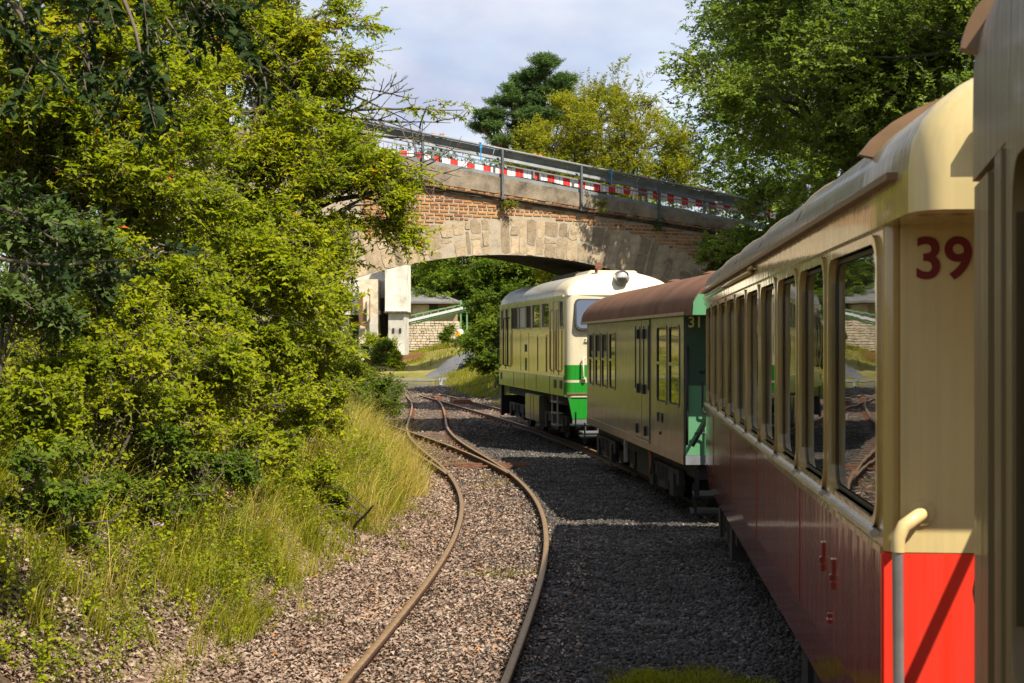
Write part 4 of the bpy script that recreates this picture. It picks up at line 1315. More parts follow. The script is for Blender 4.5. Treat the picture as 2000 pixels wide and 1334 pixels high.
def at(x, y, Y, org):
    p = px(x, y, Y); return (p[0] - org[0], p[1] - org[1], p[2] - org[2])


YS = 84.0
o3 = px(720, 695, YS); o3[2] = float(gh(o3[0], o3[1]))
silo = empty('concrete_silo', tuple(o3)); tag(silo, 'tall white concrete silo building seen under the left side of the arch', 'building')
def slab(name, x0, x1, ytop, ybot, d0, d1, mat, parent=silo, org=o3, Y=YS):
    a, b = at(x0, ytop, Y, org), at(x1, ybot, Y, org)
    m_ = MB(); m_.box(a[0], b[0], d0, d1, b[2] if ybot < 900 else -1.5, a[2]); return m_.build(name, mat, parent)
slab('pier', 752, 793, 470, 610, 0, 4.0, M_WALLW)
slab('pier', 758, 789.5, 610, 950, .15, 3.8, M_WALLW)
slab('pier_ledge', 750, 794, 608, 611, -.12, 4.1, M_LEDGE)
slab('wall', 560, 752, 470, 612, 2.2, 5.0, M_WALLW)
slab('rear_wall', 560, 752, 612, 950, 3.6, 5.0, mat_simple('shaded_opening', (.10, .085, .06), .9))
slab('column', 700, 737, 545, 950, .2, 2.2, M_BLOCK)
slab('column', 660, 678, 612, 950, 1.0, 2.2, M_WALLW)
slab('column', 722, 736, 618, 950, -.05, .18, M_WALLW)
slab('beam', 640, 740, 606, 614, .6, 2.2, M_WALLW)
slab('window', 738, 746, 580, 635, 1.95, 2.19, M_BLACK); slab('window', 711, 716, 603, 632, .1, .19, M_BLACK)
for x0 in (766, 779.5): slab('slot', x0, x0 + 4, 641, 650, .10, .148, M_BLACK)
mb = MB(); a = at(706, 575, YS, o3); b2 = at(706, 634, YS, o3)
mb.bar((a[0], -.1, a[2]), (b2[0], -.1, b2[2]), .18, .18, up=(0, 1, 0)); mb.bar((b2[0] - .35, -.1, b2[2]), (b2[0] + .35, -.1, b2[2]), .25, .12); mb.bar((a[0] + .5, -.08, a[2]), (a[0] + .5, -.08, b2[2] + .2), .05, .05, up=(0, 1, 0)); mb.build('chute', M_RUST, silo)

# stone retaining wall
YW = 92.0
o4 = px(840, 680, YW); o4[2] = float(gh(o4[0], o4[1]))
sw = empty('stone_wall', tuple(o4)); tag(sw, 'pale rubble stone retaining wall behind the green conveyor', 'wall')
a, b = at(770, 627, YW, o4), at(897, 690, YW, o4)
mb = MB(); mb.box(a[0], b[0], .06, .8, -1, a[2] - .05); mb.build('core', M_BLOCK, sw)
mb = MB(); z_ = -.2
while z_ < a[2] - .1:
    h_ = rng.uniform(.13, .2); x_ = a[0]
    while x_ < b[0] - .1:
        w_ = rng.uniform(.16, .42); p_ = rng.uniform(0, .06)
        mb.box(x_ + .015, min(x_ + w_, b[0]) - .015, -p_, .1, z_ + rng.uniform(.01, .03), z_ + h_ - rng.uniform(.005, .02)); x_ += w_
    z_ += h_
o = mb.build('stones', mat_masonry('rubble_stone', [(.25, (.22, .17, .11)), (.5, (.50, .42, .31)), (.75, (.64, .57, .45))], 2.4, .5, 9), sw); o['kind'] = 'stuff'

# low house with hipped roof
YH = 104.0
o5 = px(850, 670, YH); o5[2] = float(gh(o5[0], o5[1]))
hs = empty('shed_building', tuple(o5)); tag(hs, 'low beige building with a grey hipped roof behind the stone wall', 'building')
a, b = at(780, 588, YH, o5), at(893, 640, YH, o5)
mb = MB(); mb.box(a[0], b[0], 0, 7, -1.5, a[2]); mb.build('wall', mat_masonry('beige_render', [(.3, (.24, .185, .11)), (.6, (.38, .30, .19))], 1.2, .2), hs)
e0, e1 = at(776, 589, YH - .8, o5), at(902, 589, YH - .8, o5); rt = at(812, 561, YH + 3, o5)
mb = MB()
V_ = [(e0[0], -.9, e0[2]), (e1[0], -.9, e1[2]), (e1[0], 7.9, e1[2]), (e0[0], 7.9, e0[2]), (rt[0] - .8, 3.5, rt[2]), (rt[0] + .6, 3.5, rt[2])]
V_ += [(x_, y_, z_ - .14) for x_, y_, z_ in V_[:4]]
mb.add(V_, [(0, 1, 5, 4), (1, 2, 5), (2, 3, 4, 5), (3, 0, 4), (6, 7, 1, 0), (7, 8, 2, 1), (8, 9, 3, 2), (9, 6, 0, 3), (9, 8, 7, 6)])
mb.build('roof', mat_simple('grey_roofing', (.15, .145, .14), .8, var=.2, scale=1.5), hs)
for x0, x1, y0, y1, m_ in ((806, 838, 596, 628, M_BLOCK), (838, 855, 592, 604, M_BLACK), (856, 878, 594, 612, M_TRIM_BROWN), (790, 795, 594, 606, M_BLACK)):
    p0, p1 = at(x0, y0, YH, o5), at(x1, y1, YH, o5)
    mb = MB(); mb.box(p0[0], p1[0], -.06, .02, p1[2], p0[2]); mb.build('window' if m_ is M_BLACK else 'door', m_, hs)

# green conveyor
YC = 88.0
o6 = px(905, 700, YC); o6[2] = float(gh(o6[0], o6[1]))
cv = empty('belt_conveyor', tuple(o6)); tag(cv, 'sloping green belt conveyor on lattice legs beyond the bridge', 'conveyor')
M_CGREEN = mat_simple('green_steel', (.12, .26, .10), .55, var=.2)
p0, p1 = at(785, 633, YC, o6), at(930, 600, YC, o6)
for y_ in (0, .9):
    for dz in (-.12, .0):
        mb = MB(); mb.bar((p0[0], y_, p0[2] + dz), (p1[0], y_, p1[2] + dz), .06, .06); mb.build('truss_chord', M_CGREEN, cv)
    mb = MB(); q0, q1 = at(800, 616, YC, o6), at(930, 589, YC, o6); mb.bar((q0[0], y_, q0[2]), (q1[0], y_, q1[2]), .05, .05); mb.build('hand_rail', M_CGREEN, cv)
mb = MB(); mb.bar((p0[0], .2, p0[2] + .10), (p1[0], .2, p1[2] + .14), .85, .16); mb.build('belt', mat_simple('belt_trough', (.50, .52, .55), .5, var=.1), cv)
for k in range(11):
    f = k / 10
    x_ = p0[0] + (p1[0] - p0[0]) * f; z_ = p0[2] + (p1[2] - p0[2]) * f
    mb = MB(); mb.bar((x_, 0, z_ - .1), (x_ - .06, 0, z_ + .42 - .05 * (1 - f)), .05, .05, up=(0, 1, 0)); mb.build('strut', M_CGREEN, cv)
for x0 in (900, 912):
    q = at(x0, 602, YC, o6)
    for y_ in (0, .9):
        mb = MB(); mb.bar((q[0], y_, -.5), (q[0], y_, q[2] + .5), .09, .09, up=(0, 1, 0)); mb.build('leg', M_CGREEN, cv)
q, q2 = at(900, 640, YC, o6), at(912, 665, YC, o6)
mb = MB(); mb.bar((q[0], 0, q[2]), (q2[0], 0, q2[2]), .05, .05); mb.bar((q2[0], 0, q[2]), (q[0], 0, q2[2]), .05, .05); mb.build('cross_brace', M_CGREEN, cv)

# gravel heap
YG = 73.0
o7 = px(900, 742, YG); o7[2] = float(gh(o7[0], o7[1])) - .05
N = 34
hx, hy = np.meshgrid(np.linspace(-1, 1, N), np.linspace(-1, 1, N))
prof = np.interp(hx, [-1, -.85, -.6, -.3, 0, .35, .6, .8, 1], [0, .18, .55, .84, .97, 1.0, .9, .7, .1])
hz = prof * np.clip(1 - (hy * 1.0) ** 2, 0, 1) ** .8 * .98 + .04 * vnoise(hx, hy, 9, 2) * prof + RNG.normal(0, .012, hx.shape) * prof
idn = np.arange(N * N).reshape(N, N)
FH = np.stack([idn[:-1, :-1], idn[:-1, 1:], idn[1:, 1:], idn[1:, :-1]], -1).reshape(-1, 4)
heap = link_mesh('gravel_heap', np_mesh('gravel_heap', np.stack([hx * 2.0, hy * 1.1, hz * .74 - .06 + gh(hx * 2.0 + o7[0], hy * 1.1 + o7[1]) - o7[2]], -1).reshape(-1, 3), FH, mat_simple('grey_gravel', (.11, .11, .115), .95, var=.35, scale=14, bumpv=.8, bscale=30)), None, tuple(o7))
tag(heap, 'heap of grey gravel on the grass beyond the locomotive', 'gravel heap')
o7b = px(915, 738, 71.6); zc = float(gh(o7b[0], o7b[1]))
mb = MB()
tv = []
for i in range(9):
    for j in range(6):
        tv.append((-.45 + 1.0 * i / 8, -.3 + .7 * j / 5, .34 * math.sin(math.pi * (i + .6) / 9.4) * (1 - .5 * (j - 2.5) ** 2 / 6) + rng.uniform(-.06, .06)))
mb.add(tv, [(i * 6 + j, i * 6 + j + 1, (i + 1) * 6 + j + 1, (i + 1) * 6 + j) for i in range(8) for j in range(5)])
tp = mb.build('tarpaulin', mat_simple('grey_tarpaulin', (.085, .10, .13), .45, var=.3, scale=3), None, smooth=True, loc=(o7b[0], o7b[1], zc + .02))
md = tp.modifiers.new('thickness', 'SOLIDIFY'); md.thickness = .02
tag(tp, 'crumpled dark grey tarpaulin in front of the gravel heap', 'tarpaulin')
# marker post, round signal
q = px(861, 748, 66); q[2] = float(gh(q[0], q[1]))
mb = MB(); mb.box(-.07, .07, -.04, .04, .08, .36); mb.box(-.03, .03, -.03, .03, -.2, .08, mi=1); mb.box(-.075, .075, -.045, .045, .36, .39)
tag(mb.build('marker_post', [M_WHITE, M_GALV_DARK], None, loc=tuple(q)), 'short white marker post on the bank by the far track', 'post')
q = px(899, 690, 84); q[2] = float(gh(q[0], q[1]))
sgn = empty('track_signal', tuple(q)); tag(sgn, 'small signal with a white disc and a yellow disc by the conveyor leg', 'signal')
mb = MB(); mb.bar((0, 0, -.2), (0, 0, .8), .07, .07, up=(0, 1, 0)); mb.build('post', M_STEEL, sgn)
for x_, z_, m_, nm, y_ in ((.02, .80, M_WHITE, 'white_disc', -.06), (-.14, .66, M_YEL_SIGN, 'yellow_disc', -.10)):
    mb = MB(); mb.tube([(x_, y_, z_), (x_, y_ - .03, z_)], .17, 18); mb.build(nm, m_, sgn)
# road strip crossing the yard
mb = MB(); a_, b_ = px(600, 744, 71), px(850, 744, 73)
xs = np.linspace(-16, -3.2, 20)
V_ = []
for x_ in xs:
    for y_ in (69.9, 70.9): V_.append((x_, y_ + .25 * math.sin(x_ * .6), float(gh(x_, y_)) + .02))
mb.add(V_, [(2 * i, 2 * i + 2, 2 * i + 3, 2 * i + 1) for i in range(19)])
pth = mb.build('path', mat_simple('grey_path', (.13, .125, .115), .9, var=.25, scale=3), recalc=False)
tag(pth, 'grey path crossing the yard', kind='structure')

# ------------------------------------------------------------------ plants
LM = {
    'plum': mat_leaf('plum_leaf', [(0, (.085, .125, .004)), (.3, (.18, .225, .005)), (.7, (.275, .295, .006)), (.95, (.38, .34, .008)), (1, (.50, .12, .02))], trans=.42),
    'bright': mat_leaf('bright_leaf', [(0, (.10, .145, .004)), (.5, (.215, .25, .006)), (1, (.335, .33, .008))], trans=.42),
    'mid': mat_leaf('mid_leaf', [(0, (.045, .085, .007)), (.5, (.09, .145, .010)), (1, (.17, .20, .015))]),
    'dark': mat_leaf('dark_leaf', [(0, (.035, .062, .008)), (.5, (.075, .115, .012)), (1, (.14, .18, .02))], trans=.3),
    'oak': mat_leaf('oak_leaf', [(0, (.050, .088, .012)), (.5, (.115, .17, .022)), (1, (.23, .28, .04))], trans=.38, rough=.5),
    'bluegreen': mat_leaf('elder_leaf', [(0, (.028, .052, .012)), (.5, (.055, .090, .018)), (1, (.10, .14, .026))], trans=.25),
    'pine': mat_leaf('pine_needle', [(0, (.05, .10, .035)), (.5, (.10, .17, .05)), (1, (.16, .24, .065))], trans=.15),
    'willow': mat_leaf('willow_leaf', [(0, (.10, .125, .005)), (.5, (.21, .215, .006)), (1, (.31, .285, .010))], trans=.42),
    'oakdark': mat_leaf('shaded_oak_leaf', [(0, (.008, .020, .006)), (.5, (.018, .036, .009)), (1, (.035, .058, .014))], trans=.18, rough=.7, spec=.1),  # oak leaf colour darkened to stand for the shade under its crown
    'dry': mat_leaf('dry_grass', [(0, (.20, .18, .025)), (.3, (.38, .30, .06)), (.8, (.56, .45, .14)), (1, (.62, .54, .24))], trans=.35),
    'grass': mat_leaf('green_grass', [(0, (.10, .125, .006)), (.45, (.20, .21, .010)), (.8, (.32, .28, .03)), (1, (.50, .41, .13))], trans=.42),
}
M_BARK = mat_simple('grey_bark', (.075, .062, .045), .9, var=.35, scale=9, bumpv=.8)
M_TWIG = mat_simple('twig_bark', (.095, .075, .052), .9, var=.3, scale=9)
M_PBARK = mat_simple('pine_bark', (.22, .11, .055), .9, var=.3, scale=6, bumpv=.6)


def leaf_arrays(C, A, Nn, Ln, Wd, fold=.22):
    """folded leaves: C base points, A axes, Nn upward normals"""
    A = unit(A)
    S = unit(np.cross(A, Nn)); U = np.cross(S, A)
    L_ = Ln[:, None]; W_ = Wd[:, None]
    b = C
    t = C + A * L_ - U * (L_ * .12)
    m1 = C + A * L_ * .45 + S * W_ * .5 + U * W_ * fold
    m2 = C + A * L_ * .45 - S * W_ * .5 + U * W_ * fold
    V = np.stack([b, m1, t, m2], 1).reshape(-1, 3)
    i = np.arange(len(C))[:, None] * 4
    F = np.concatenate([i + np.array([[0, 1, 2]]), i + np.array([[0, 2, 3]])], 0)
    return V, F


def tubes_arrays(P0, P1, r0, r1, sides=4):
    """many thin straight tapered twigs"""
    d = unit(P1 - P0)
    ref = np.where(np.abs(d[:, 2:3]) > .9, np.array([[1., 0, 0]]), np.array([[0, 0, 1.]]))
    s = unit(np.cross(d, ref)); u = np.cross(s, d)
    V = []
    for P, r in ((P0, r0), (P1, r1)):
        for k in range(sides):
            a = 2 * math.pi * k / sides
            V.append(P + (s * math.cos(a) + u * math.sin(a)) * r[:, None])
    V = np.stack(V, 1).reshape(-1, 3)
    i = np.arange(len(P0))[:, None] * (2 * sides)
    F = []
    for k in range(sides):
        j = (k + 1) % sides
        F.append(i + np.array([[k, j, sides + j]])); F.append(i + np.array([[k, sides + j, sides + k]]))
    return V, np.concatenate(F, 0)


def crown_mesh(name, sprays, mat, leaf_len, leaf_w, per, twig_r=.006, droop=.25, spread=.9, mode='alt', hue=None, clump_hue=.28, leafless=0.0):
    """sprays: (n,6) start and end of the leaf-bearing twigs; leaves sit along them"""
    P0, P1 = sprays[:, :3], sprays[:, 3:]
    n = len(P0)
    d = P1 - P0; ln = np.linalg.norm(d, axis=1)
    t = (np.arange(per)[None, :] + RNG.uniform(0, 1, (n, per))) / per
    t = .15 + .87 * t
    C = P0[:, None, :] + d[:, None, :] * t[..., None]
    C = C - np.array([0, 0, 1.]) * (t ** 2 * droop * .35 * ln[:, None])[..., None]
    dd = unit(d)[:, None, :] * np.ones((n, per, 1))
    side = unit(np.cross(dd, np.array([0, 0, 1.]) + RNG.normal(0, .25, (n, per, 3))))
    sg = np.where((np.arange(per) % 2 == 0)[None, :, None], 1., -1.)
    A = dd * (1 - spread * .55) + side * sg * spread + RNG.normal(0, .38, (n, per, 3)) + np.array([0, 0, -.12])
    Nn = np.array([0, 0, 1.]) * 1.0 + RNG.normal(0, .55, (n, per, 3)) + np.array([.28, -.30, 0])
    keep = RNG.uniform(0, 1, n) >= leafless
    C = C[keep].reshape(-1, 3); A = A[keep].reshape(-1, 3); Nn = Nn[keep].reshape(-1, 3)
    N = len(C)
    sz = np.repeat(RNG.uniform(.6, 1.3, int(keep.sum())), per)
    Ln = leaf_len * sz * RNG.uniform(.65, 1.3, N); Wd = leaf_w * sz * RNG.uniform(.7, 1.25, N)
    V, F = leaf_arrays(C, A, Nn, Ln, Wd)
    sprayhue = (RNG.uniform(0, 1, keep.sum()) if hue is None else hue[keep])
    rnd = np.clip(np.repeat(sprayhue, per) * (1 - clump_hue) + RNG.uniform(0, 1, N) * clump_hue + RNG.normal(0, .08, N), 0, .97)
    rnd = np.where(RNG.uniform(0, 1, N) < .006, 1.0, rnd)
    rn = np.repeat(rnd, 4)
    TV, TF = tubes_arrays(P0, P1 - np.array([0, 0, 1.]) * (droop * .35 * ln)[:, None], np.full(n, twig_r), np.full(n, twig_r * .4), 3)
    me = np_mesh(name, np.concatenate([V, TV]), np.concatenate([F, TF + len(V)]), [mat, M_TWIG], {'rnd': np.concatenate([rn, np.full(len(TV), .3)])})
    mi = np.zeros(len(F) + len(TF), np.int32); mi[len(F):] = 1
    me.polygons.foreach_set('material_index', mi)
    return me


def limb_path(a, b, sag=.12, n=6, wig=.06):
    a, b = np.array(a, float), np.array(b, float)
    L_ = np.linalg.norm(b - a)
    mid = RNG.normal(0, wig * L_, (n + 1, 3))
    t = np.linspace(0, 1, n + 1)[:, None]
    p = a + (b - a) * t + np.array([0, 0, 1]) * (np.sin(t * math.pi) * sag * L_)
    for _ in range(2): mid[1:-1] = (mid[:-2] + mid[1:-1] + mid[2:]) / 3
    p += mid * np.sin(t * math.pi)
    return p


def make_tree(name, label, cat, base, blobs, mat, n_sprays, per, leaf, width, spray_len=.45, trunk_r=.12, clumps=12, bark=None, group=None,
              shell=.55, extra=None, stems=1, droop=.25, squash=1.0, up=.15, clump_sd=.22, twig_r=.006, limb_n=None, sink=.25, fork=None):
    """blobs: list of (centre, radii). Crown of leafy sprays gathered in clumps near the blob surfaces; trunk with limbs into every blob"""
    base = np.array(base, float)
    root = empty(name, tuple(base)); tag(root, label, cat, group)
    vol = np.array([np.prod(np.array(r) ** (2 / 3.)) for c, r in blobs])
    share = vol / vol.sum()
    S, hue = [], []
    tips = []
    for (c, r), sh in zip(blobs, share):
        c = np.array(c, float); r = np.array(r, float) if hasattr(r, '__len__') else np.full(3, float(r))
        k = max(3, int(clumps * (r.mean() ** 1.0)))
        dirs = rand_unit(k); dirs[:, 2] = dirs[:, 2] * .9 + .1; dirs = unit(dirs)
        rad = shell + (1 - shell) * RNG.uniform(0, 1, k) ** .5
        cc = c + dirs * rad[:, None] * r
        tips.append((c, cc))
        m = int(n_sprays * sh)
        w = RNG.uniform(.35, 1.0, k); w /= w.sum()
        pick = RNG.choice(k, m, p=w)
        ctr = cc[pick] + RNG.normal(0, clump_sd, (m, 3)) * r * np.array([1, 1, .8])
        outw = unit((ctr - c) / r)
        dr = unit(outw * .8 + RNG.normal(0, .55, (m, 3)) + np.array([0, 0, up]))
        ln = spray_len * RNG.uniform(.6, 1.35, m)
        S.append(np.concatenate([ctr - dr * ln[:, None] * .5, ctr + dr * ln[:, None] * .5], 1))
        ch = RNG.uniform(0, 1, k)
        hue.append(np.clip(ch[pick] * .55 + RNG.uniform(0, 1, m) * .45, 0, 1))
    if extra is not None:
        S.append(extra); hue.append(RNG.uniform(.3, .9, len(extra)))
    S = np.concatenate(S); hue = np.concatenate(hue)
    z_g = gh(S[:, 0], S[:, 1]) + .05
    ok = np.minimum(S[:, 2], S[:, 5]) > z_g
    S, hue = S[ok], hue[ok]
    S = S - np.tile(base, 2)
    me = crown_mesh('crown', S, mat, leaf, width, per, hue=hue, droop=droop, twig_r=twig_r)
    cr = link_mesh('crown', me, root)
    # trunk and limbs
    bk = bark or M_BARK
    mb = MB()
    cen = np.mean([np.array(c, float) for c, r in blobs], 0) - base
    for k in range(stems):
        off = np.array([RNG.uniform(-.25, .25), RNG.uniform(-.25, .25), 0]) * (stems > 1)
        top = cen * (np.array([.5, .5, .85]) if fork is None else np.array([.5, .5, fork])) + off * 2.5
        p = limb_path(off + np.array([0, 0, -sink]), top, 0, 8, .04)
        mb.tube(p, list(np.linspace(trunk_r, trunk_r * .55, len(p))), 10)
        j = 0
        for (c, cc) in tips[k::stems]:
            st = p[int(len(p) * (.45 + .5 * RNG.uniform())) - 1]
            q = limb_path(st, c - base, .05, 6, .07)
            mb.tube(q, list(np.linspace(trunk_r * .5, trunk_r * .2, len(q))), 7)
            for e in cc[: (limb_n or (6 if trunk_r > .1 else 2))]:
                q2 = limb_path(q[RNG.integers(2, len(q))], e - base, .05, 5, .09)
                mb.tube(q2, list(np.linspace(trunk_r * .2, .006, len(q2))), 5)
    mb.build('trunk', bk, root, smooth=True, recalc=False)
    return root


def B(x, y, Y, r, ry=None):
    """blob whose middle the photograph shows at (x, y), standing at depth Y, radius r metres"""
    return (px(x, y, Y), (r, ry or r, r * .9) if not hasattr(r, '__len__') else r)


def gpt(X, Y): return (X, Y, float(gh(X, Y)))


def boughs(list_, base_n=7, ln=.28, spread=.25):
    """leafy twigs along a bough given as points in the place"""
    out = []
    for pts, n in list_:
        pts = np.array(pts)
        seg = np.linspace(0, len(pts) - 1.001, n)
        i = seg.astype(int); f = (seg - i)[:, None]
        P_ = pts[i] * (1 - f) + pts[i + 1] * f
        D = unit(pts[i + 1] - pts[i])
        dr = unit(D + RNG.normal(0, .6, (n, 3)) + np.array([0, 0, -.05]))
        l_ = ln * RNG.uniform(.6, 1.3, n)[:, None]
        q = P_ + RNG.normal(0, spread * .25, (n, 3))
        out.append(np.concatenate([q, q + dr * l_], 1))
    return np.concatenate(out)


# ---- trees and shrubs on the left bank
bg1 = [px(520, 70, 22), px(640, 45, 22), px(735, 50, 22)]
bg2 = [px(520, 150, 21.5), px(630, 105, 21.5), px(715, 108, 21.5)]
bg3 = [px(560, 250, 22), px(690, 215, 22), px(800, 212, 22), px(905, 215, 22)]
bg4 = [px(470, 400, 21), px(640, 370, 21), px(760, 345, 21), px(830, 350, 21)]
bg5 = [px(600, 430, 21), px(740, 430, 21), px(815, 470, 21)]
plum = make_tree('plum_tree', 'yellow-green plum tree reaching out towards the bridge over the track', 'tree', gpt(-4.3, 22),
    [B(420, 90, 22, 1.15), B(525, 60, 22, 1.0), B(500, 220, 21.5, 1.15), B(610, 190, 22.5, .75), B(600, 330, 21.5, .95), B(690, 400, 21, .75), B(680, 470, 21, .45), B(560, 470, 21, .95), B(400, 330, 21, 1.15), B(420, 500, 20.5, 1.05), B(640, 280, 22.5, .6), B(745, 370, 21, .45), B(610, 35, 22, .62), B(650, 115, 22, .42), B(330, 40, 22, 1.0)],
    LM['plum'], 8200, 12, .082, .036, .42, .14, clumps=11, clump_sd=.18, stems=2,
    extra=np.concatenate([boughs([(bg1, 90), (bg2, 70)], ln=.35), boughs([(bg4, 50), (bg5, 150)], ln=.34), boughs([(bg3[1:3], 10), (bg3[2:], 22)], ln=.2)]))
# bare boughs of the plum
mb = MB()
pb = np.array(plum.location)
def bough(pts, r0, r1=.006, k=3):
    pts = [np.array(p) - pb for p in pts]
    q = []
    for a, b in zip(pts[:-1], pts[1:]):
        seg = limb_path(a, b, .0, 4, .05)
        q += list(seg[:-1])
    q.append(pts[-1])
    mb.tube(q, list(np.linspace(r0, r1, len(q))), 6)
    return q
for pts, r0 in ((bg1, .03), (bg2, .025), (bg3, .03), (bg4, .045), (bg5, .025)): bough(pts, r0)
def bare(a, b, r0, depth=0):
    q = bough([a, b], r0, .004)
    if depth < 2:
        a, b = np.array(a), np.array(b); L_ = np.linalg.norm(b - a)
        for k in range(5 if depth == 0 else 3):
            t_ = RNG.uniform(.25, .95); s_ = a + (b - a) * t_
            d = unit(unit(b - a) * .8 + RNG.normal(0, .55, 3) * np.array([1, .5, 1]) + np.array([0, 0, .15]))
            bare(s_, s_ + d * L_ * RNG.uniform(.22, .45), r0 * .5, depth + 1)
for (x0, y0, x1, y1) in ((640, 160, 790, 190), (650, 175, 830, 255), (640, 200, 760, 250), (660, 230, 880, 240), (650, 260, 850, 330), (690, 215, 770, 165), (640, 300, 900, 345), (700, 260, 860, 285), (690, 330, 790, 420)):
    bare(px(x0, y0, 22), px(x1, y1, 22), .022)
mb.build('bare_boughs', M_TWIG, plum, smooth=True, recalc=False)

make_tree('plum_tree', 'tall yellow-green tree filling the upper left, left of the bridge tree', 'tree', gpt(-6.0, 18),
    [B(60, 60, 17, 1.1), B(210, 110, 17, 1.0), B(330, 40, 18, 1.0), B(130, 260, 16.5, 1.0), B(290, 230, 17, .95), B(60, 380, 16, .9), B(220, 390, 16.5, .9), B(340, 360, 17, .8), B(10, 200, 16, 1.0)],
    LM['plum'], 6000, 12, .080, .037, .42, .15, clumps=10, clump_sd=.17)
make_tree('hazel_tree', 'bright green bushy tree below the tall yellow-green ones on the left bank', 'tree', gpt(-4.9, 17.5),
    [B(470, 560, 18, .8), B(560, 600, 18.5, .75), B(380, 620, 17, .75), B(600, 690, 19, .6), B(480, 690, 18, .65), B(620, 560, 19.5, .55), B(300, 560, 16.5, .75), B(530, 510, 18, .6)],
    LM['bright'], 3500, 11, .072, .042, .36, .045, clumps=11, clump_sd=.18, stems=3)
make_tree('elder_shrub', 'dark blue-green shaded shrub at the left edge, halfway up the picture', 'shrub', gpt(-4.6, 12),
    [B(40, 470, 12.5, .45), B(150, 520, 12.5, .42), B(60, 600, 12, .35)],
    LM['bluegreen'], 480, 10, .085, .045, .34, .025, clumps=10, stems=3)
make_tree('hazel_shrub', 'green leafy shrub low on the left bank under the dark shrub', 'shrub', gpt(-3.9, 12.5),
    [B(120, 770, 12.5, .42), B(260, 730, 13, .48), B(30, 780, 12, .42), B(380, 730, 14, .5), B(200, 640, 13.5, .5), B(350, 640, 14.5, .5), B(130, 850, 12.3, .36), B(230, 830, 12.6, .36), B(50, 880, 11.8, .32), B(330, 830, 13.3, .38), B(420, 780, 14, .4), B(60, 680, 12.3, .45), B(150, 600, 13, .5), B(280, 560, 14, .5)],
    LM['bright'], 3600, 12, .054, .034, .30, .018, clumps=12, stems=3)
make_tree('bramble_bush', 'yellow-green bramble bush spilling down to the tall grass', 'bush', gpt(-3.2, 17),
    [B(420, 800, 15.5, .42), B(520, 790, 16.5, .45), B(600, 770, 18, .45), B(470, 870, 15, .36), B(560, 860, 16.5, .36), B(680, 760, 22, .5)],
    LM['bright'], 1700, 10, .058, .040, .28, .03, clumps=12, stems=3)
make_tree('bramble_bush', 'small dark-stemmed bramble bush at the edge of the leaf litter below the dry grass', 'bush', gpt(-2.15, 17.2),
    [B(640, 945, 17, .32), B(690, 985, 17, .26), B(600, 1000, 16.5, .26), B(660, 1030, 16.6, .22), B(610, 940, 17, .3), B(560, 960, 16.3, .28)],
    LM['bright'], 950, 9, .05, .036, .22, .02, clumps=14, stems=2)
make_tree('bramble_bush', 'low bramble bush halfway down the lower left bank among the grass', 'bush', gpt(-3.3, 13),
    [B(300, 900, 12.8, .26), B(390, 930, 13, .24), B(250, 985, 12.2, .24), B(340, 1000, 12.4, .2), B(440, 900, 13.8, .26)], LM['mid'], 800, 11, .046, .032, .22, .012, clumps=16, stems=2)
make_tree('bramble_bush', 'dark little bramble bush in the lower left corner', 'bush', gpt(-3.6, 10.8),
    [B(50, 950, 10.8, .26), B(130, 1010, 10.8, .22), B(40, 1060, 10.4, .24), B(160, 930, 11.4, .24)], LM['mid'], 700, 11, .046, .032, .22, .012, clumps=16, stems=2)
make_tree('acacia_bush', 'feathery green bush beside the left end of the arch, by the silo', 'bush', gpt(-4.6, 31),
    [B(590, 650, 30, .65), B(650, 705, 31, .42), B(600, 700, 29, .9), B(720, 745, 32, .45), B(650, 745, 29, .6), B(610, 580, 30, .5)],
    LM['mid'], 2200, 11, .075, .036, .42, .06, clumps=12, stems=3)
make_tree('acacia_bush', 'low bush leaning over the siding rails right of the dry grass', 'bush', gpt(-3.5, 33),
    [B(715, 780, 33, .45), B(745, 800, 33.5, .38), B(690, 760, 32, .5), B(760, 770, 35, .3)],
    LM['mid'], 900, 10, .065, .032, .32, .03, clumps=14, stems=2)
make_tree('acacia_bush', 'small bush with long arching twigs in front of the far path', 'bush', gpt(-5.4, 36),
    [B(660, 720, 35, .6), B(690, 750, 36, .4), B(620, 710, 34, .7)],
    LM['bright'], 1100, 10, .085, .038, .45, .04, clumps=12, stems=2, extra=boughs([([px(680, 740, 36), px(730, 748, 36), px(790, 752, 36)], 26), ([px(690, 725, 36), px(745, 728, 36)], 16)], ln=.3))
for i, (X, Y, H, r, lab) in enumerate(((-9.5, 27, 9.5, 3.0, 'dark green tree closing the view behind the plum tree'), (-10.5, 20, 9.0, 3.0, 'dark green tree behind the tall yellow-green tree at the upper left'), (-8.2, 14.5, 7.5, 2.4, 'dark tree at the far left edge behind the shaded shrub'), (-8.5, 35, 8.6, 3.0, 'dark tree on the left bank close to the bridge'))):
    b_ = gpt(X, Y)
    make_tree('maple_tree', lab, 'tree', b_, [((X, Y, b_[2] + H * .62), (r, r, H * .33)), ((X + r * .35, Y - r * .3, b_[2] + H * .34), (r * .8, r * .8, H * .24)), ((X + .3, Y, b_[2] + H * .18), (r * .7, r * .7, H * .16))], LM['dark'], 2600, 9, .14, .085, .55, .2, clumps=8)

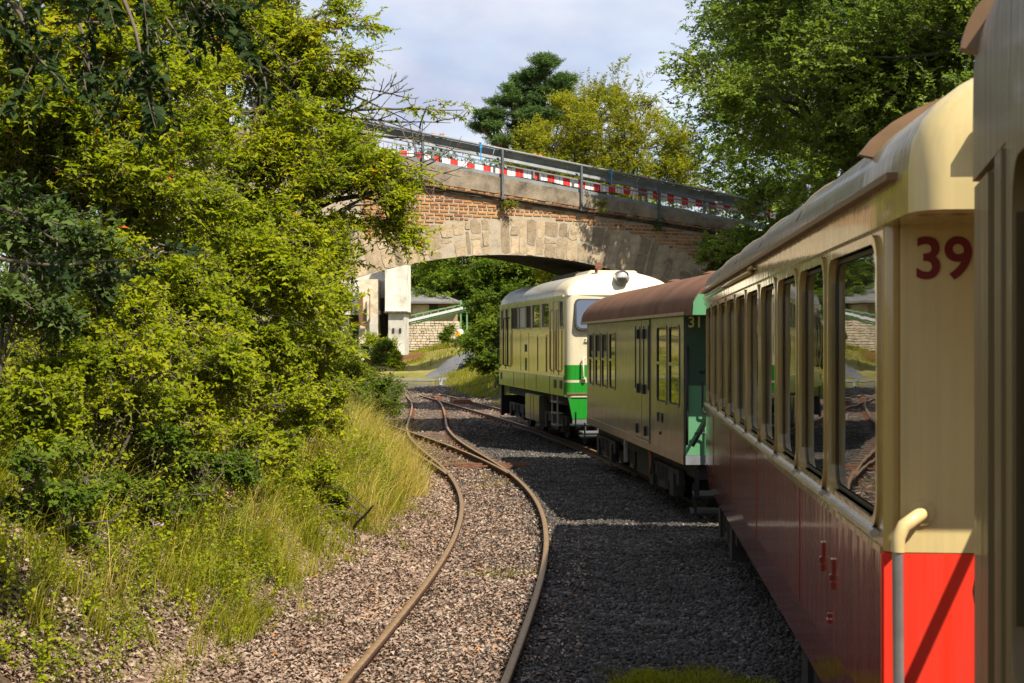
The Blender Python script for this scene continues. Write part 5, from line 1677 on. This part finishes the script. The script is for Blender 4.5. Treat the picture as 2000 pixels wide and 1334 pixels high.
# ---- oak overhanging the camera's left
X, Y = -4.9, 4.6
oakb = gpt(X, Y)
ob = []
for (a, b, c, n) in ((px(60, -160, 7.6), px(150, 30, 7.4), px(180, 175, 7.2), 16), (px(200, -120, 7.6), px(265, 60, 7.2), px(290, 185, 7.1), 18), (px(300, -100, 7.6), px(410, 0, 7.5), px(505, 95, 7.5), 15), (px(-40, -100, 6.6), px(40, 30, 6.6), px(70, 120, 6.5), 12), (px(330, -140, 7.7), px(390, 0, 7.6), px(440, 40, 7.5), 8), (px(-60, 380, 8.4), px(40, 420, 8.4), px(150, 490, 8.5), 10), (px(-80, 480, 8.4), px(120, 520, 8.4), px(300, 495, 8.6), 10)):
    ob.append(([a, b, c], n))
oak_extra = boughs([(p_, int(n * 1.6)) for p_, n in ob], ln=.24, spread=.35)
ot = make_tree('oak_tree', 'dark oak whose shaded branches hang into the top left corner', 'tree', oakb,
    [((-3.6, 5.2, 6.2), (2.0, 1.7, 1.1)), ((-2.2, 4.0, 6.9), (1.5, 1.5, .8)), ((-4.8, 7.6, 6.6), (1.6, 1.6, 1.2))],
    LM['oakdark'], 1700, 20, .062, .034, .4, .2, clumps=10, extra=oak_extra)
pb = np.array(ot.location)
for pts, n in ob:
    mb = MB(); bough(pts, .014, .004); mb.build('bough', M_TWIG, ot, smooth=True, recalc=False)

# ---- trees on the right and behind the bridge
def big_oak(label, X, Y, H, r, n, m='oak', seed=0, leaf=.105, z0=None, low=.30):
    b_ = gpt(X, Y)
    bl = [((X, Y, b_[2] + H * .68), (r * .85, r * .85, H * .27)), ((X - r * .55, Y - r * .25, b_[2] + H * .46), (r * .62, r * .62, H * .18)), ((X + r * .5, Y - r * .3, b_[2] + H * .50), (r * .6, r * .6, H * .18)),
          ((X - r * .25, Y - r * .55, b_[2] + H * low), (r * .55, r * .5, H * .15)), ((X - r * .5, Y + .1 * r, b_[2] + H * .78), (r * .5, r * .5, H * .14)), ((X + r * .3, Y - r * .5, b_[2] + H * .72), (r * .5, r * .5, H * .15))]
    return make_tree('oak_tree', label, 'tree', b_, bl, LM[m], n, 12, leaf, leaf * .62, .52, .28, clumps=9, clump_sd=.2)
big_oak('big dark green oak to the right of the bridge, above the coaches', 8.5, 34.0, 9.4, 3.7, 10000)
big_oak('oak at the far right behind the roof of coach 39', 11.8, 30.0, 11.0, 4.4, 9500)
big_oak('oak right of the yellow-green tree, rising above the bridge end', 11.2, 50.0, 14.0, 4.9, 9000, leaf=.14)
make_tree('oak_shrub', 'green shrub in front of the right end of the arch, above the brown roof', 'shrub', gpt(6.6, 33.0),
    [B(1390, 500, 33.5, .55), B(1450, 500, 33, .7), B(1370, 528, 33.5, .4), B(1480, 450, 33, .7), B(1520, 420, 33, .8)], LM['oak'], 1500, 10, .085, .055, .35, .05, clumps=11, stems=2)
wl_b = gpt(3.0, 48)
make_tree('willow_tree', 'rounded yellow-green tree standing behind the middle of the bridge', 'tree', wl_b,
    [B(1170, 270, 47, 1.5), B(1080, 290, 47, 1.1), B(1260, 290, 47, 1.2), B(1180, 210, 48, 1.0), B(1050, 350, 46.5, 1.2), B(1160, 380, 46.5, 1.4), B(1280, 370, 47, 1.2), B(1250, 230, 48, .8), B(1110, 225, 48, .7), B(1080, 480, 47, 1.3), B(1180, 490, 47, 1.3)],
    LM['willow'], 6500, 12, .10, .042, .5, .16, clumps=11, stems=3, extra=boughs([([px(1160, 220, 48), px(1170, 165, 48)], 22), ([px(1200, 220, 48), px(1205, 130, 48)], 30), ([px(1240, 220, 48), px(1255, 150, 48)], 18), ([px(1225, 200, 48), px(1220, 115, 48)], 16)], ln=.3), up=.5)
# pine: flat-topped masses of needles
pn = []
for (x, y, r) in ((1065, 135, .85), (1020, 180, .85), (1085, 190, .8), (1000, 215, .95), (1060, 230, 1.1), (1110, 215, .7), (960, 245, .75), (940, 250, .45), (1010, 265, 1.0), (950, 225, .4), (1045, 155, .7), (1100, 165, .6)):
    pn.append((px(x, y, 70), (r * 1.15, r * 1.1, r * .62)))
make_tree('pine_tree', 'dark green pine with layered crown behind the bridge, left of the yellow-green tree', 'tree', gpt(1.2, 71), pn, LM['pine'], 7500, 18, .18, .024, .34, .26, clumps=11, bark=M_PBARK, up=.5, clump_sd=.24, fork=.95)
# trees seen through the arch
make_tree('ash_tree', 'lush green tree right of the conveyor, seen through the arch beside the locomotive', 'tree', gpt(-.5, 60),
    [B(950, 650, 59, 1.0), B(980, 600, 60, 1.2), B(1000, 560, 61, 1.3), B(960, 700, 58, .7), B(1060, 560, 61, 1.5), B(950, 545, 61, .6), B(990, 520, 61, 1.2), B(1100, 530, 61, 1.3), B(985, 680, 58, .9), B(992, 735, 57, .6)],
    LM['mid'], 5200, 11, .14, .075, .6, .15, clumps=10, stems=3)
for (X, Y, H, r, m, lab, n) in ((-7.5, 121, 16, 5.5, 'dark', 'dark wood-edge tree straight above the grey hipped roof', 2600), (-13.5, 126, 17, 6, 'dark', 'dark wood-edge tree behind the silo', 2200), (-1.0, 118, 15, 5, 'mid', 'mid green tree at the wood edge right of the hipped roof', 2600), (6, 112, 15, 5.5, 'dark', 'dark tree beyond the locomotive roof', 2200), (-3.6, 108, 9, 3.2, 'mid', 'smaller light green tree beside the hipped roof', 1700), (-22, 120, 17, 6, 'mid', 'wood-edge tree far left beyond the silo', 1500), (14, 104, 16, 6, 'mid', 'wood-edge tree behind the oak group', 1500)):
    b_ = gpt(X, Y)
    make_tree('beech_tree', lab, 'tree', b_, [((X, Y, b_[2] + H * .66), (r, r, H * .32)), ((X - r * .4, Y - r * .5, b_[2] + H * .34), (r * .7, r * .6, H * .22)), ((X + r * .45, Y - r * .5, b_[2] + H * .36), (r * .65, r * .6, H * .22)), ((X, Y - r * .6, b_[2] + H * .15), (r * .7, r * .5, H * .14))], LM[m], n, 10, .27, .17, .9, .3, clumps=5)
for (x, y, Y, r, m, lab, n) in ((735, 650, 80, .9, 'bright', 'bright green bush growing against the silo pier', 900), (755, 690, 79, .7, 'mid', 'small bush at the foot of the silo pier', 500), (885, 690, 84, .6, 'mid', 'small dark bush at the foot of the stone wall by the conveyor', 420), (780, 725, 76, .45, 'bright', 'low weedy bush in the yard grass under the silo', 300)):
    p_ = px(x, y, Y); b_ = gpt(p_[0], Y)
    make_tree('hazel_bush', lab, 'bush', b_, [((b_[0], b_[1], b_[2] + r * .9), (r, r * .8, r)), ((b_[0] + r * .5, b_[1], b_[2] + r * .5), (r * .6, r * .6, r * .6)), ((b_[0] - r * .4, b_[1], b_[2] + r * 1.5), (r * .5, r * .5, r * .6))], LM[m], n, 10, .11, .06, .4, .03, clumps=8, stems=2)
# weeds rooted in the ledge of the bridge
for (x, y, r, m, lab) in ((990, 395, .16, 'willow', 'small dry weed rooted at the foot of the middle guard rail post'), (1176, 398, .13, 'bright', 'little green weed on the bridge coping between two posts'), (1287, 432, .13, 'mid', 'dark little weed under the guard rail post nearest the oak')):
    u_ = (x - 1000) / FPX; Yb = BD / (1 - u_ * math.tan(BB)) - .16
    p_ = px(x, y, Yb)
    make_tree('weed_tuft', lab, 'weed', (p_[0], p_[1], p_[2] - r), [((p_[0], p_[1], p_[2]), (r * 1.2, r * .5, r))], LM[m], 40, 9, .05, .022, .2, .006, clumps=40, sink=.02)
# far wood closing the horizon
S = []
for _ in range(9000):
    a = RNG.uniform(-1, 1); Yf = RNG.uniform(150, 190); Xf = a * 130
    S.append((Xf, Yf, gh(Xf, Yf) + RNG.uniform(0, 1) ** .7 * (9 + 2.0 * math.sin(Xf * .21) + 1.5 * math.sin(Xf * .53))))
S = np.array(S); dr = rand_unit(len(S)) * 1.4
wood = link_mesh('woods', crown_mesh('woods', np.concatenate([S - dr, S + dr], 1), LM['dark'], .8, .5, 7, twig_r=.02))
tag(wood, 'far dark wood closing the valley behind the yard', 'woods', kind='stuff')


# ------------------------------------------------------------------ grass, herbs, litter, ballast
def blades(P, H, lean, width, bend=.5):
    n = len(P)
    a = RNG.uniform(0, 2 * math.pi, n)
    side = np.stack([np.cos(a), np.sin(a), np.zeros(n)], -1)
    ld = np.stack([np.cos(lean[1]), np.sin(lean[1]), np.zeros(n)], -1) * lean[0][:, None]
    w = width[:, None]; h = H[:, None]
    up = np.array([0, 0, 1.])
    b1, b2 = P - side * w / 2, P + side * w / 2
    mid = P + up * h * .55 + ld * h * .28
    m1, m2 = mid - side * w * .4, mid + side * w * .4
    tip = P + up * h * (1 - .35 * bend * lean[0][:, None]) + ld * h * .95
    V = np.stack([b1, b2, m2, m1, tip], 1).reshape(-1, 3)
    i = np.arange(n)[:, None] * 5
    F = np.concatenate([i + np.array([[0, 1, 2]]), i + np.array([[0, 2, 3]]), i + np.array([[3, 2, 4]])], 0)
    return V, F


def grass_obj(name, label, spots, mat, cat='grass'):
    """spots: (X, Y, radius, count, height, width, lean, lean_dir)"""
    Vs, Fs, Rn = [], [], []
    off = 0
    for (X, Y, r, n, h, w, ln, ld) in spots:
        ang = RNG.uniform(0, 2 * math.pi, n); rr = r * np.sqrt(RNG.uniform(0, 1, n))
        x = X + np.cos(ang) * rr; y = Y + np.sin(ang) * rr
        P = np.stack([x, y, gh(x, y) - .01], -1)
        H = h * RNG.uniform(.45, 1.15, n)
        V, F = blades(P, H, (ln * RNG.uniform(.2, 1.3, n), ld + RNG.normal(0, .9, n)), w * RNG.uniform(.7, 1.3, n))
        Vs.append(V); Fs.append(F + off); off += len(V)
        Rn.append(np.repeat(np.clip(RNG.uniform(0, 1) * .4 + RNG.uniform(0, .6, n), 0, 1), 5))
    o = link_mesh(name, np_mesh(name, np.concatenate(Vs), np.concatenate(Fs), mat, {'rnd': np.concatenate(Rn)}))
    tag(o, label, cat, kind='stuff')
    return o


def toe(Y): return np.interp(Y, TOE[:, 1], TOE[:, 0])


spots = []
for _ in range(260):                                   # green grass over the bank
    Y = RNG.uniform(8.5, 34); d = RNG.uniform(0, 1) ** 1.3 * 2.8
    X = toe(Y) - d + .1
    spots.append((X, Y, RNG.uniform(.1, .35), int(RNG.uniform(30, 100)), RNG.uniform(.14, .5), .006 + Y * .00014, RNG.uniform(.5, 1.4), RNG.uniform(-3, 3)))
for (X, Y, n, h) in ((-2.55, 12.4, 420, .5), (-2.45, 13.2, 500, .62), (-2.3, 14.0, 450, .55), (-2.75, 11.6, 300, .4), (-3.1, 10.6, 350, .35), (-2.25, 15.2, 380, .5), (-3.35, 10.2, 260, .42), (-3.6, 11.4, 300, .4)):
    for q_ in range(4): spots.append((X + RNG.normal(0, .16), Y + RNG.normal(0, .3), RNG.uniform(.06, .22), int(n * .2), h * RNG.uniform(.6, 1.15), .007, RNG.uniform(.5, 1.3), RNG.uniform(-1.5, 1.5)))
for _ in range(170):
    Y = RNG.uniform(9, 30)
    spots.append((toe(Y) + abs(RNG.normal(0, .28)), Y, RNG.uniform(.03, .15), int(RNG.uniform(6, 26)), RNG.uniform(.06, .2), .006, 1.0, RNG.uniform(-3, 3)))
grass_obj('grass', 'green grass growing over the left bank', spots, LM['grass'])
spots = []
for _ in range(110):
    Y = RNG.uniform(17.5, 30); d = RNG.uniform(-.1, 1.1)
    spots.append((toe(Y) - d + .12, Y, RNG.uniform(.1, .3), int(RNG.uniform(25, 75)), RNG.uniform(.35, .95), .0065, RNG.uniform(.5, 1.3), RNG.uniform(-1.6, 1.2)))
for _ in range(22):
    Y = RNG.uniform(10.5, 17); d = RNG.uniform(.2, 1.4)
    spots.append((toe(Y) - d, Y, .15, 22, RNG.uniform(.4, .8), .006, .75, RNG.uniform(-1, 1)))
grass_obj('grass', 'tall dry golden grass at the foot of the left bank', spots, LM['dry'])
spots = []
for _ in range(60):
    spots.append((RNG.normal(1.12, .24), 9.62 + abs(RNG.normal(0, .24)), RNG.uniform(.06, .16), 70, RNG.uniform(.05, .10), .006, 1.1, RNG.uniform(0, 6)))
for (X, Y) in ((-.3, 14.3), (-.1, 14.2), (.1, 14.4), (-.5, 22.8), (-.4, 24.5), (-.9, 27.0), (-1.0, 27.6), (-1.3, 28.6), (-.2, 23.5), (-1.6, 31), (-2.3, 46), (-2.4, 47)):
    spots.append((X, Y, .2, 60, .08, .008, .6, 0))
grass_obj('grass', 'short weeds sprouting between the ballast stones', spots, LM['grass'])
spots = []
for _ in range(950):
    Y = RNG.uniform(42, 100); X = RNG.uniform(-.20, .02) * Y
    if abs(X - np.interp(Y, TTY, TTX)) < 1.6 or abs(X - np.interp(Y, LTY, LTX)) < 1.5: continue
    if 68.8 < Y < 74 and X < -2.9: continue
    spots.append((X, Y, .7, 45, RNG.uniform(.12, .45), .022, .5, 0))
for _ in range(260):
    Y = RNG.uniform(40, 72); X = np.interp(Y, TTY, TTX) + RNG.uniform(1.9, 5)
    spots.append((X, Y, .5, 45, RNG.uniform(.08, .25), .018, .5, 0))
grass_obj('grass', 'rough grass and weeds in the yard beyond the bridge', spots, LM['grass'])

# low leafy herbs that cover the bank
Sp = []
n = 24000
Y = RNG.uniform(8, 40, n); d = RNG.uniform(0, 1, n) ** .9 * 4.6
X = toe(Y) - d + .05
dens = vnoise(X, Y, 1.7, 4) + .6 * vnoise(X, Y, 4.1, 8)
near_edge = np.clip(d / .5, 0, 1)
ok = (dens > -.55 + (1 - near_edge) * .9) & ((Y > 11.5) | (RNG.uniform(0, 1, n) < .55))
X, Y, dens = X[ok], Y[ok], dens[ok]
h = np.clip(.10 + .17 * (dens + .4) + .09 * (toe(Y) - X), .05, .7) * RNG.uniform(.5, 1.3, len(X))
P0 = np.stack([X, Y, gh(X, Y)], -1)
dr = unit(RNG.normal(0, .45, (len(X), 3)) + np.array([.15, -.15, 1.0]))
herb = link_mesh('herbs', crown_mesh('herbs', np.concatenate([P0, P0 + dr * h[:, None] * 1.6], 1), LM['bright'], .036, .024, 14, twig_r=.0025, droop=.1))
tag(herb, 'low leafy herbs and nettles covering the left bank', 'herbs', kind='stuff')
# purple thistle flowers
fl = []
for (x, y, Y) in ((530, 775, 17), (545, 800, 17), (560, 815, 18), (575, 830, 18), (590, 840, 18.5), (570, 850, 18), (600, 870, 18.5), (225, 945, 13), (258, 960, 13), (240, 975, 13), (195, 950, 13), (308, 1095, 12), (298, 1068, 12), (540, 790, 17.5), (585, 812, 18), (610, 860, 19), (700, 900, 19), (720, 925, 20)):
    p_ = px(x, y, Y); p_[2] = max(p_[2], float(gh(p_[0], p_[1])) + .25); fl.append(p_)
mb = MB()
for p_ in fl:
    g = float(gh(p_[0], p_[1]))
    mb.tube([(p_[0], p_[1], g), tuple(p_)], .004, 4, mi=1)
    for _ in range(9):
        q = np.array(p_) + RNG.normal(0, .025, 3); d = rand_unit(1)[0] * .022; e = rand_unit(1)[0] * .014
        mb.add([tuple(q - d), tuple(q + e), tuple(q + d)], [(0, 1, 2)])
fo = mb.build('flowers', [mat_simple('thistle_flower', (.36, .20, .40), .8, var=.3), LM['grass']], recalc=False)
tag(fo, 'pinkish purple wild flowers scattered in the bank grass', 'flowers', kind='stuff')

# dead leaves
def litter(n, name, label, xf, yr, dens, size):
    Y = yr[0] * (yr[1] / yr[0]) ** RNG.uniform(0, 1, n); X = xf(Y, RNG.uniform(0, 1, n))
    ok = RNG.uniform(0, 1, n) < dens(X, Y); X, Y = X[ok], Y[ok]; m = len(X)
    C = np.stack([X, Y, gh(X, Y) + RNG.uniform(.004, .028, m)], -1)
    A = RNG.normal(0, 1, (m, 3)); A[:, 2] *= .22
    Nn = np.array([0, 0, 1.]) + RNG.normal(0, .38, (m, 3))
    s = size * RNG.uniform(.55, 1.4, m) * (1 + np.clip(Y - 14, 0, 30) * .02)
    V, F = leaf_arrays(C, A, Nn, s, s * RNG.uniform(.45, .8, m), fold=.35)
    o = link_mesh(name, np_mesh(name, V, F, M_LITTER, {'rnd': np.repeat(np.clip(RNG.uniform(0, .8, m) + .1 + .16 * vnoise(X, Y, 2.1, 6) + .1 * vnoise(X, Y, 6.3, 2), 0, .985) + (RNG.uniform(0, 1, m) < .012) * 1.0, 4)}))
    tag(o, label, 'leaf litter', kind='stuff')


M_LITTER = mat_bits('dead_leaf', [(0, (.12, .076, .052)), (.35, (.215, .148, .105)), (.7, (.30, .222, .165)), (.93, (.37, .295, .228)), (1, (.36, .16, .05))], .75, .25)
ltx = lambda Y: np.interp(Y, LTY, LTX)
litter(120000, 'leaf_litter', 'brown dead leaves lying beside and between the rails of the curved track',
       lambda Y, u: -.36 * Y * 1.03 + u * (ltx(Y) + 1.0 + .36 * Y * 1.03), (8.6, 34),
       lambda X, Y: np.where(X > ltx(Y) + .5, .12, np.where(X > ltx(Y) - .5, .75, 1.0)) * np.where(X < toe(Y) - 1.6, .25, 1.0), .040)


def stones(n, name, label, xf, yr, dens, size, mat, zoff=.0):
    base = np.array([(1, 0, 0), (-1, 0, 0), (0, 1, 0), (0, -1, 0), (0, 0, 1), (0, 0, -1)], float)
    fo = np.array([(0, 2, 4), (2, 1, 4), (1, 3, 4), (3, 0, 4), (2, 0, 5), (1, 2, 5), (3, 1, 5), (0, 3, 5)])
    Y = yr[0] * (yr[1] / yr[0]) ** RNG.uniform(0, 1, n); X = xf(Y, RNG.uniform(0, 1, n))
    ok = RNG.uniform(0, 1, n) < dens(X, Y); X, Y = X[ok], Y[ok]; m = len(X)
    s = size * (.45 + 1.1 * RNG.uniform(0, 1, m) ** 2) * (1 + np.clip(Y - 14, 0, 30) * .02)
    q = base[None] * (s[:, None, None] * RNG.uniform(.55, 1.2, (m, 6, 1))) + RNG.normal(0, .14, (m, 6, 3)) * s[:, None, None]
    q[:, :, 2] *= .72
    a = RNG.uniform(0, 6.283, m); c_, s_ = np.cos(a)[:, None], np.sin(a)[:, None]
    x = q[:, :, 0] * c_ - q[:, :, 1] * s_; y = q[:, :, 0] * s_ + q[:, :, 1] * c_
    V = np.stack([x + X[:, None], y + Y[:, None], q[:, :, 2] + (gh(X, Y) + zoff + s * .15)[:, None]], -1).reshape(-1, 3)
    F = (np.arange(m)[:, None, None] * 6 + fo[None]).reshape(-1, 3)
    o = link_mesh(name, np_mesh(name, V, F, mat, {'rnd': np.repeat(np.clip(RNG.uniform(0, .85, m) + .14 * vnoise(X, Y, 1.3, 4) + (RNG.uniform(0, 1, m) < .02) * .5, 0, 1), 6)}))
    tag(o, label, 'gravel', kind='stuff')


M_BALLAST = mat_bits('ballast_stone', [(0, (.030, .027, .024)), (.5, (.068, .061, .054)), (.85, (.115, .103, .09)), (1, (.24, .22, .20))], .85, .25)
ctx = lambda Y: np.interp(Y, TTY, TTX)
stones(85000, 'ballast', 'grey ballast stones between the curved track and the train',
       lambda Y, u: ltx(Y) - .55 + u * (ctx(Y) - .2 - ltx(Y) + .55), (8.6, 42),
       lambda X, Y: np.where(X < ltx(Y) + .5, .32, 1.0), .022, M_BALLAST)
stones(9000, 'ballast', 'stones among the dead leaves left of the curved track',
       lambda Y, u: toe(Y) - .3 + u * (ltx(Y) - .5 - toe(Y) + .3), (8.6, 40), lambda X, Y: np.full(len(X), .8), .026, M_LITTER)
stones(14000, 'ballast', 'ballast around the switch under the bridge',
       lambda Y, u: ltx(Y) - 1.4 + u * (ctx(Y) + 2.0 - ltx(Y) + 1.4), (36, 66), lambda X, Y: np.ones(len(X)), .034, mat_bits('rusty_ballast', [(0, (.05, .04, .03)), (.5, (.13, .10, .075)), (1, (.26, .21, .165))]))
# twigs on the litter
mb = MB()
for _ in range(60):
    Y = RNG.uniform(9, 20); X = ltx(Y) - RNG.uniform(-.4, 2.0); z = float(gh(X, Y)) + .03
    a = RNG.uniform(0, 6.28); l_ = RNG.uniform(.08, .3)
    mb.tube([(X, Y, z), (X + math.cos(a) * l_ * .5, Y + math.sin(a) * l_ * .5, z + .012), (X + math.cos(a + .3) * l_, Y + math.sin(a + .3) * l_, z)], .004, 4)
tw = mb.build('twigs', mat_simple('dead_twig', (.06, .045, .03), .9), recalc=False); tag(tw, 'thin dead twigs lying on the leaf litter', 'twigs', kind='stuff')
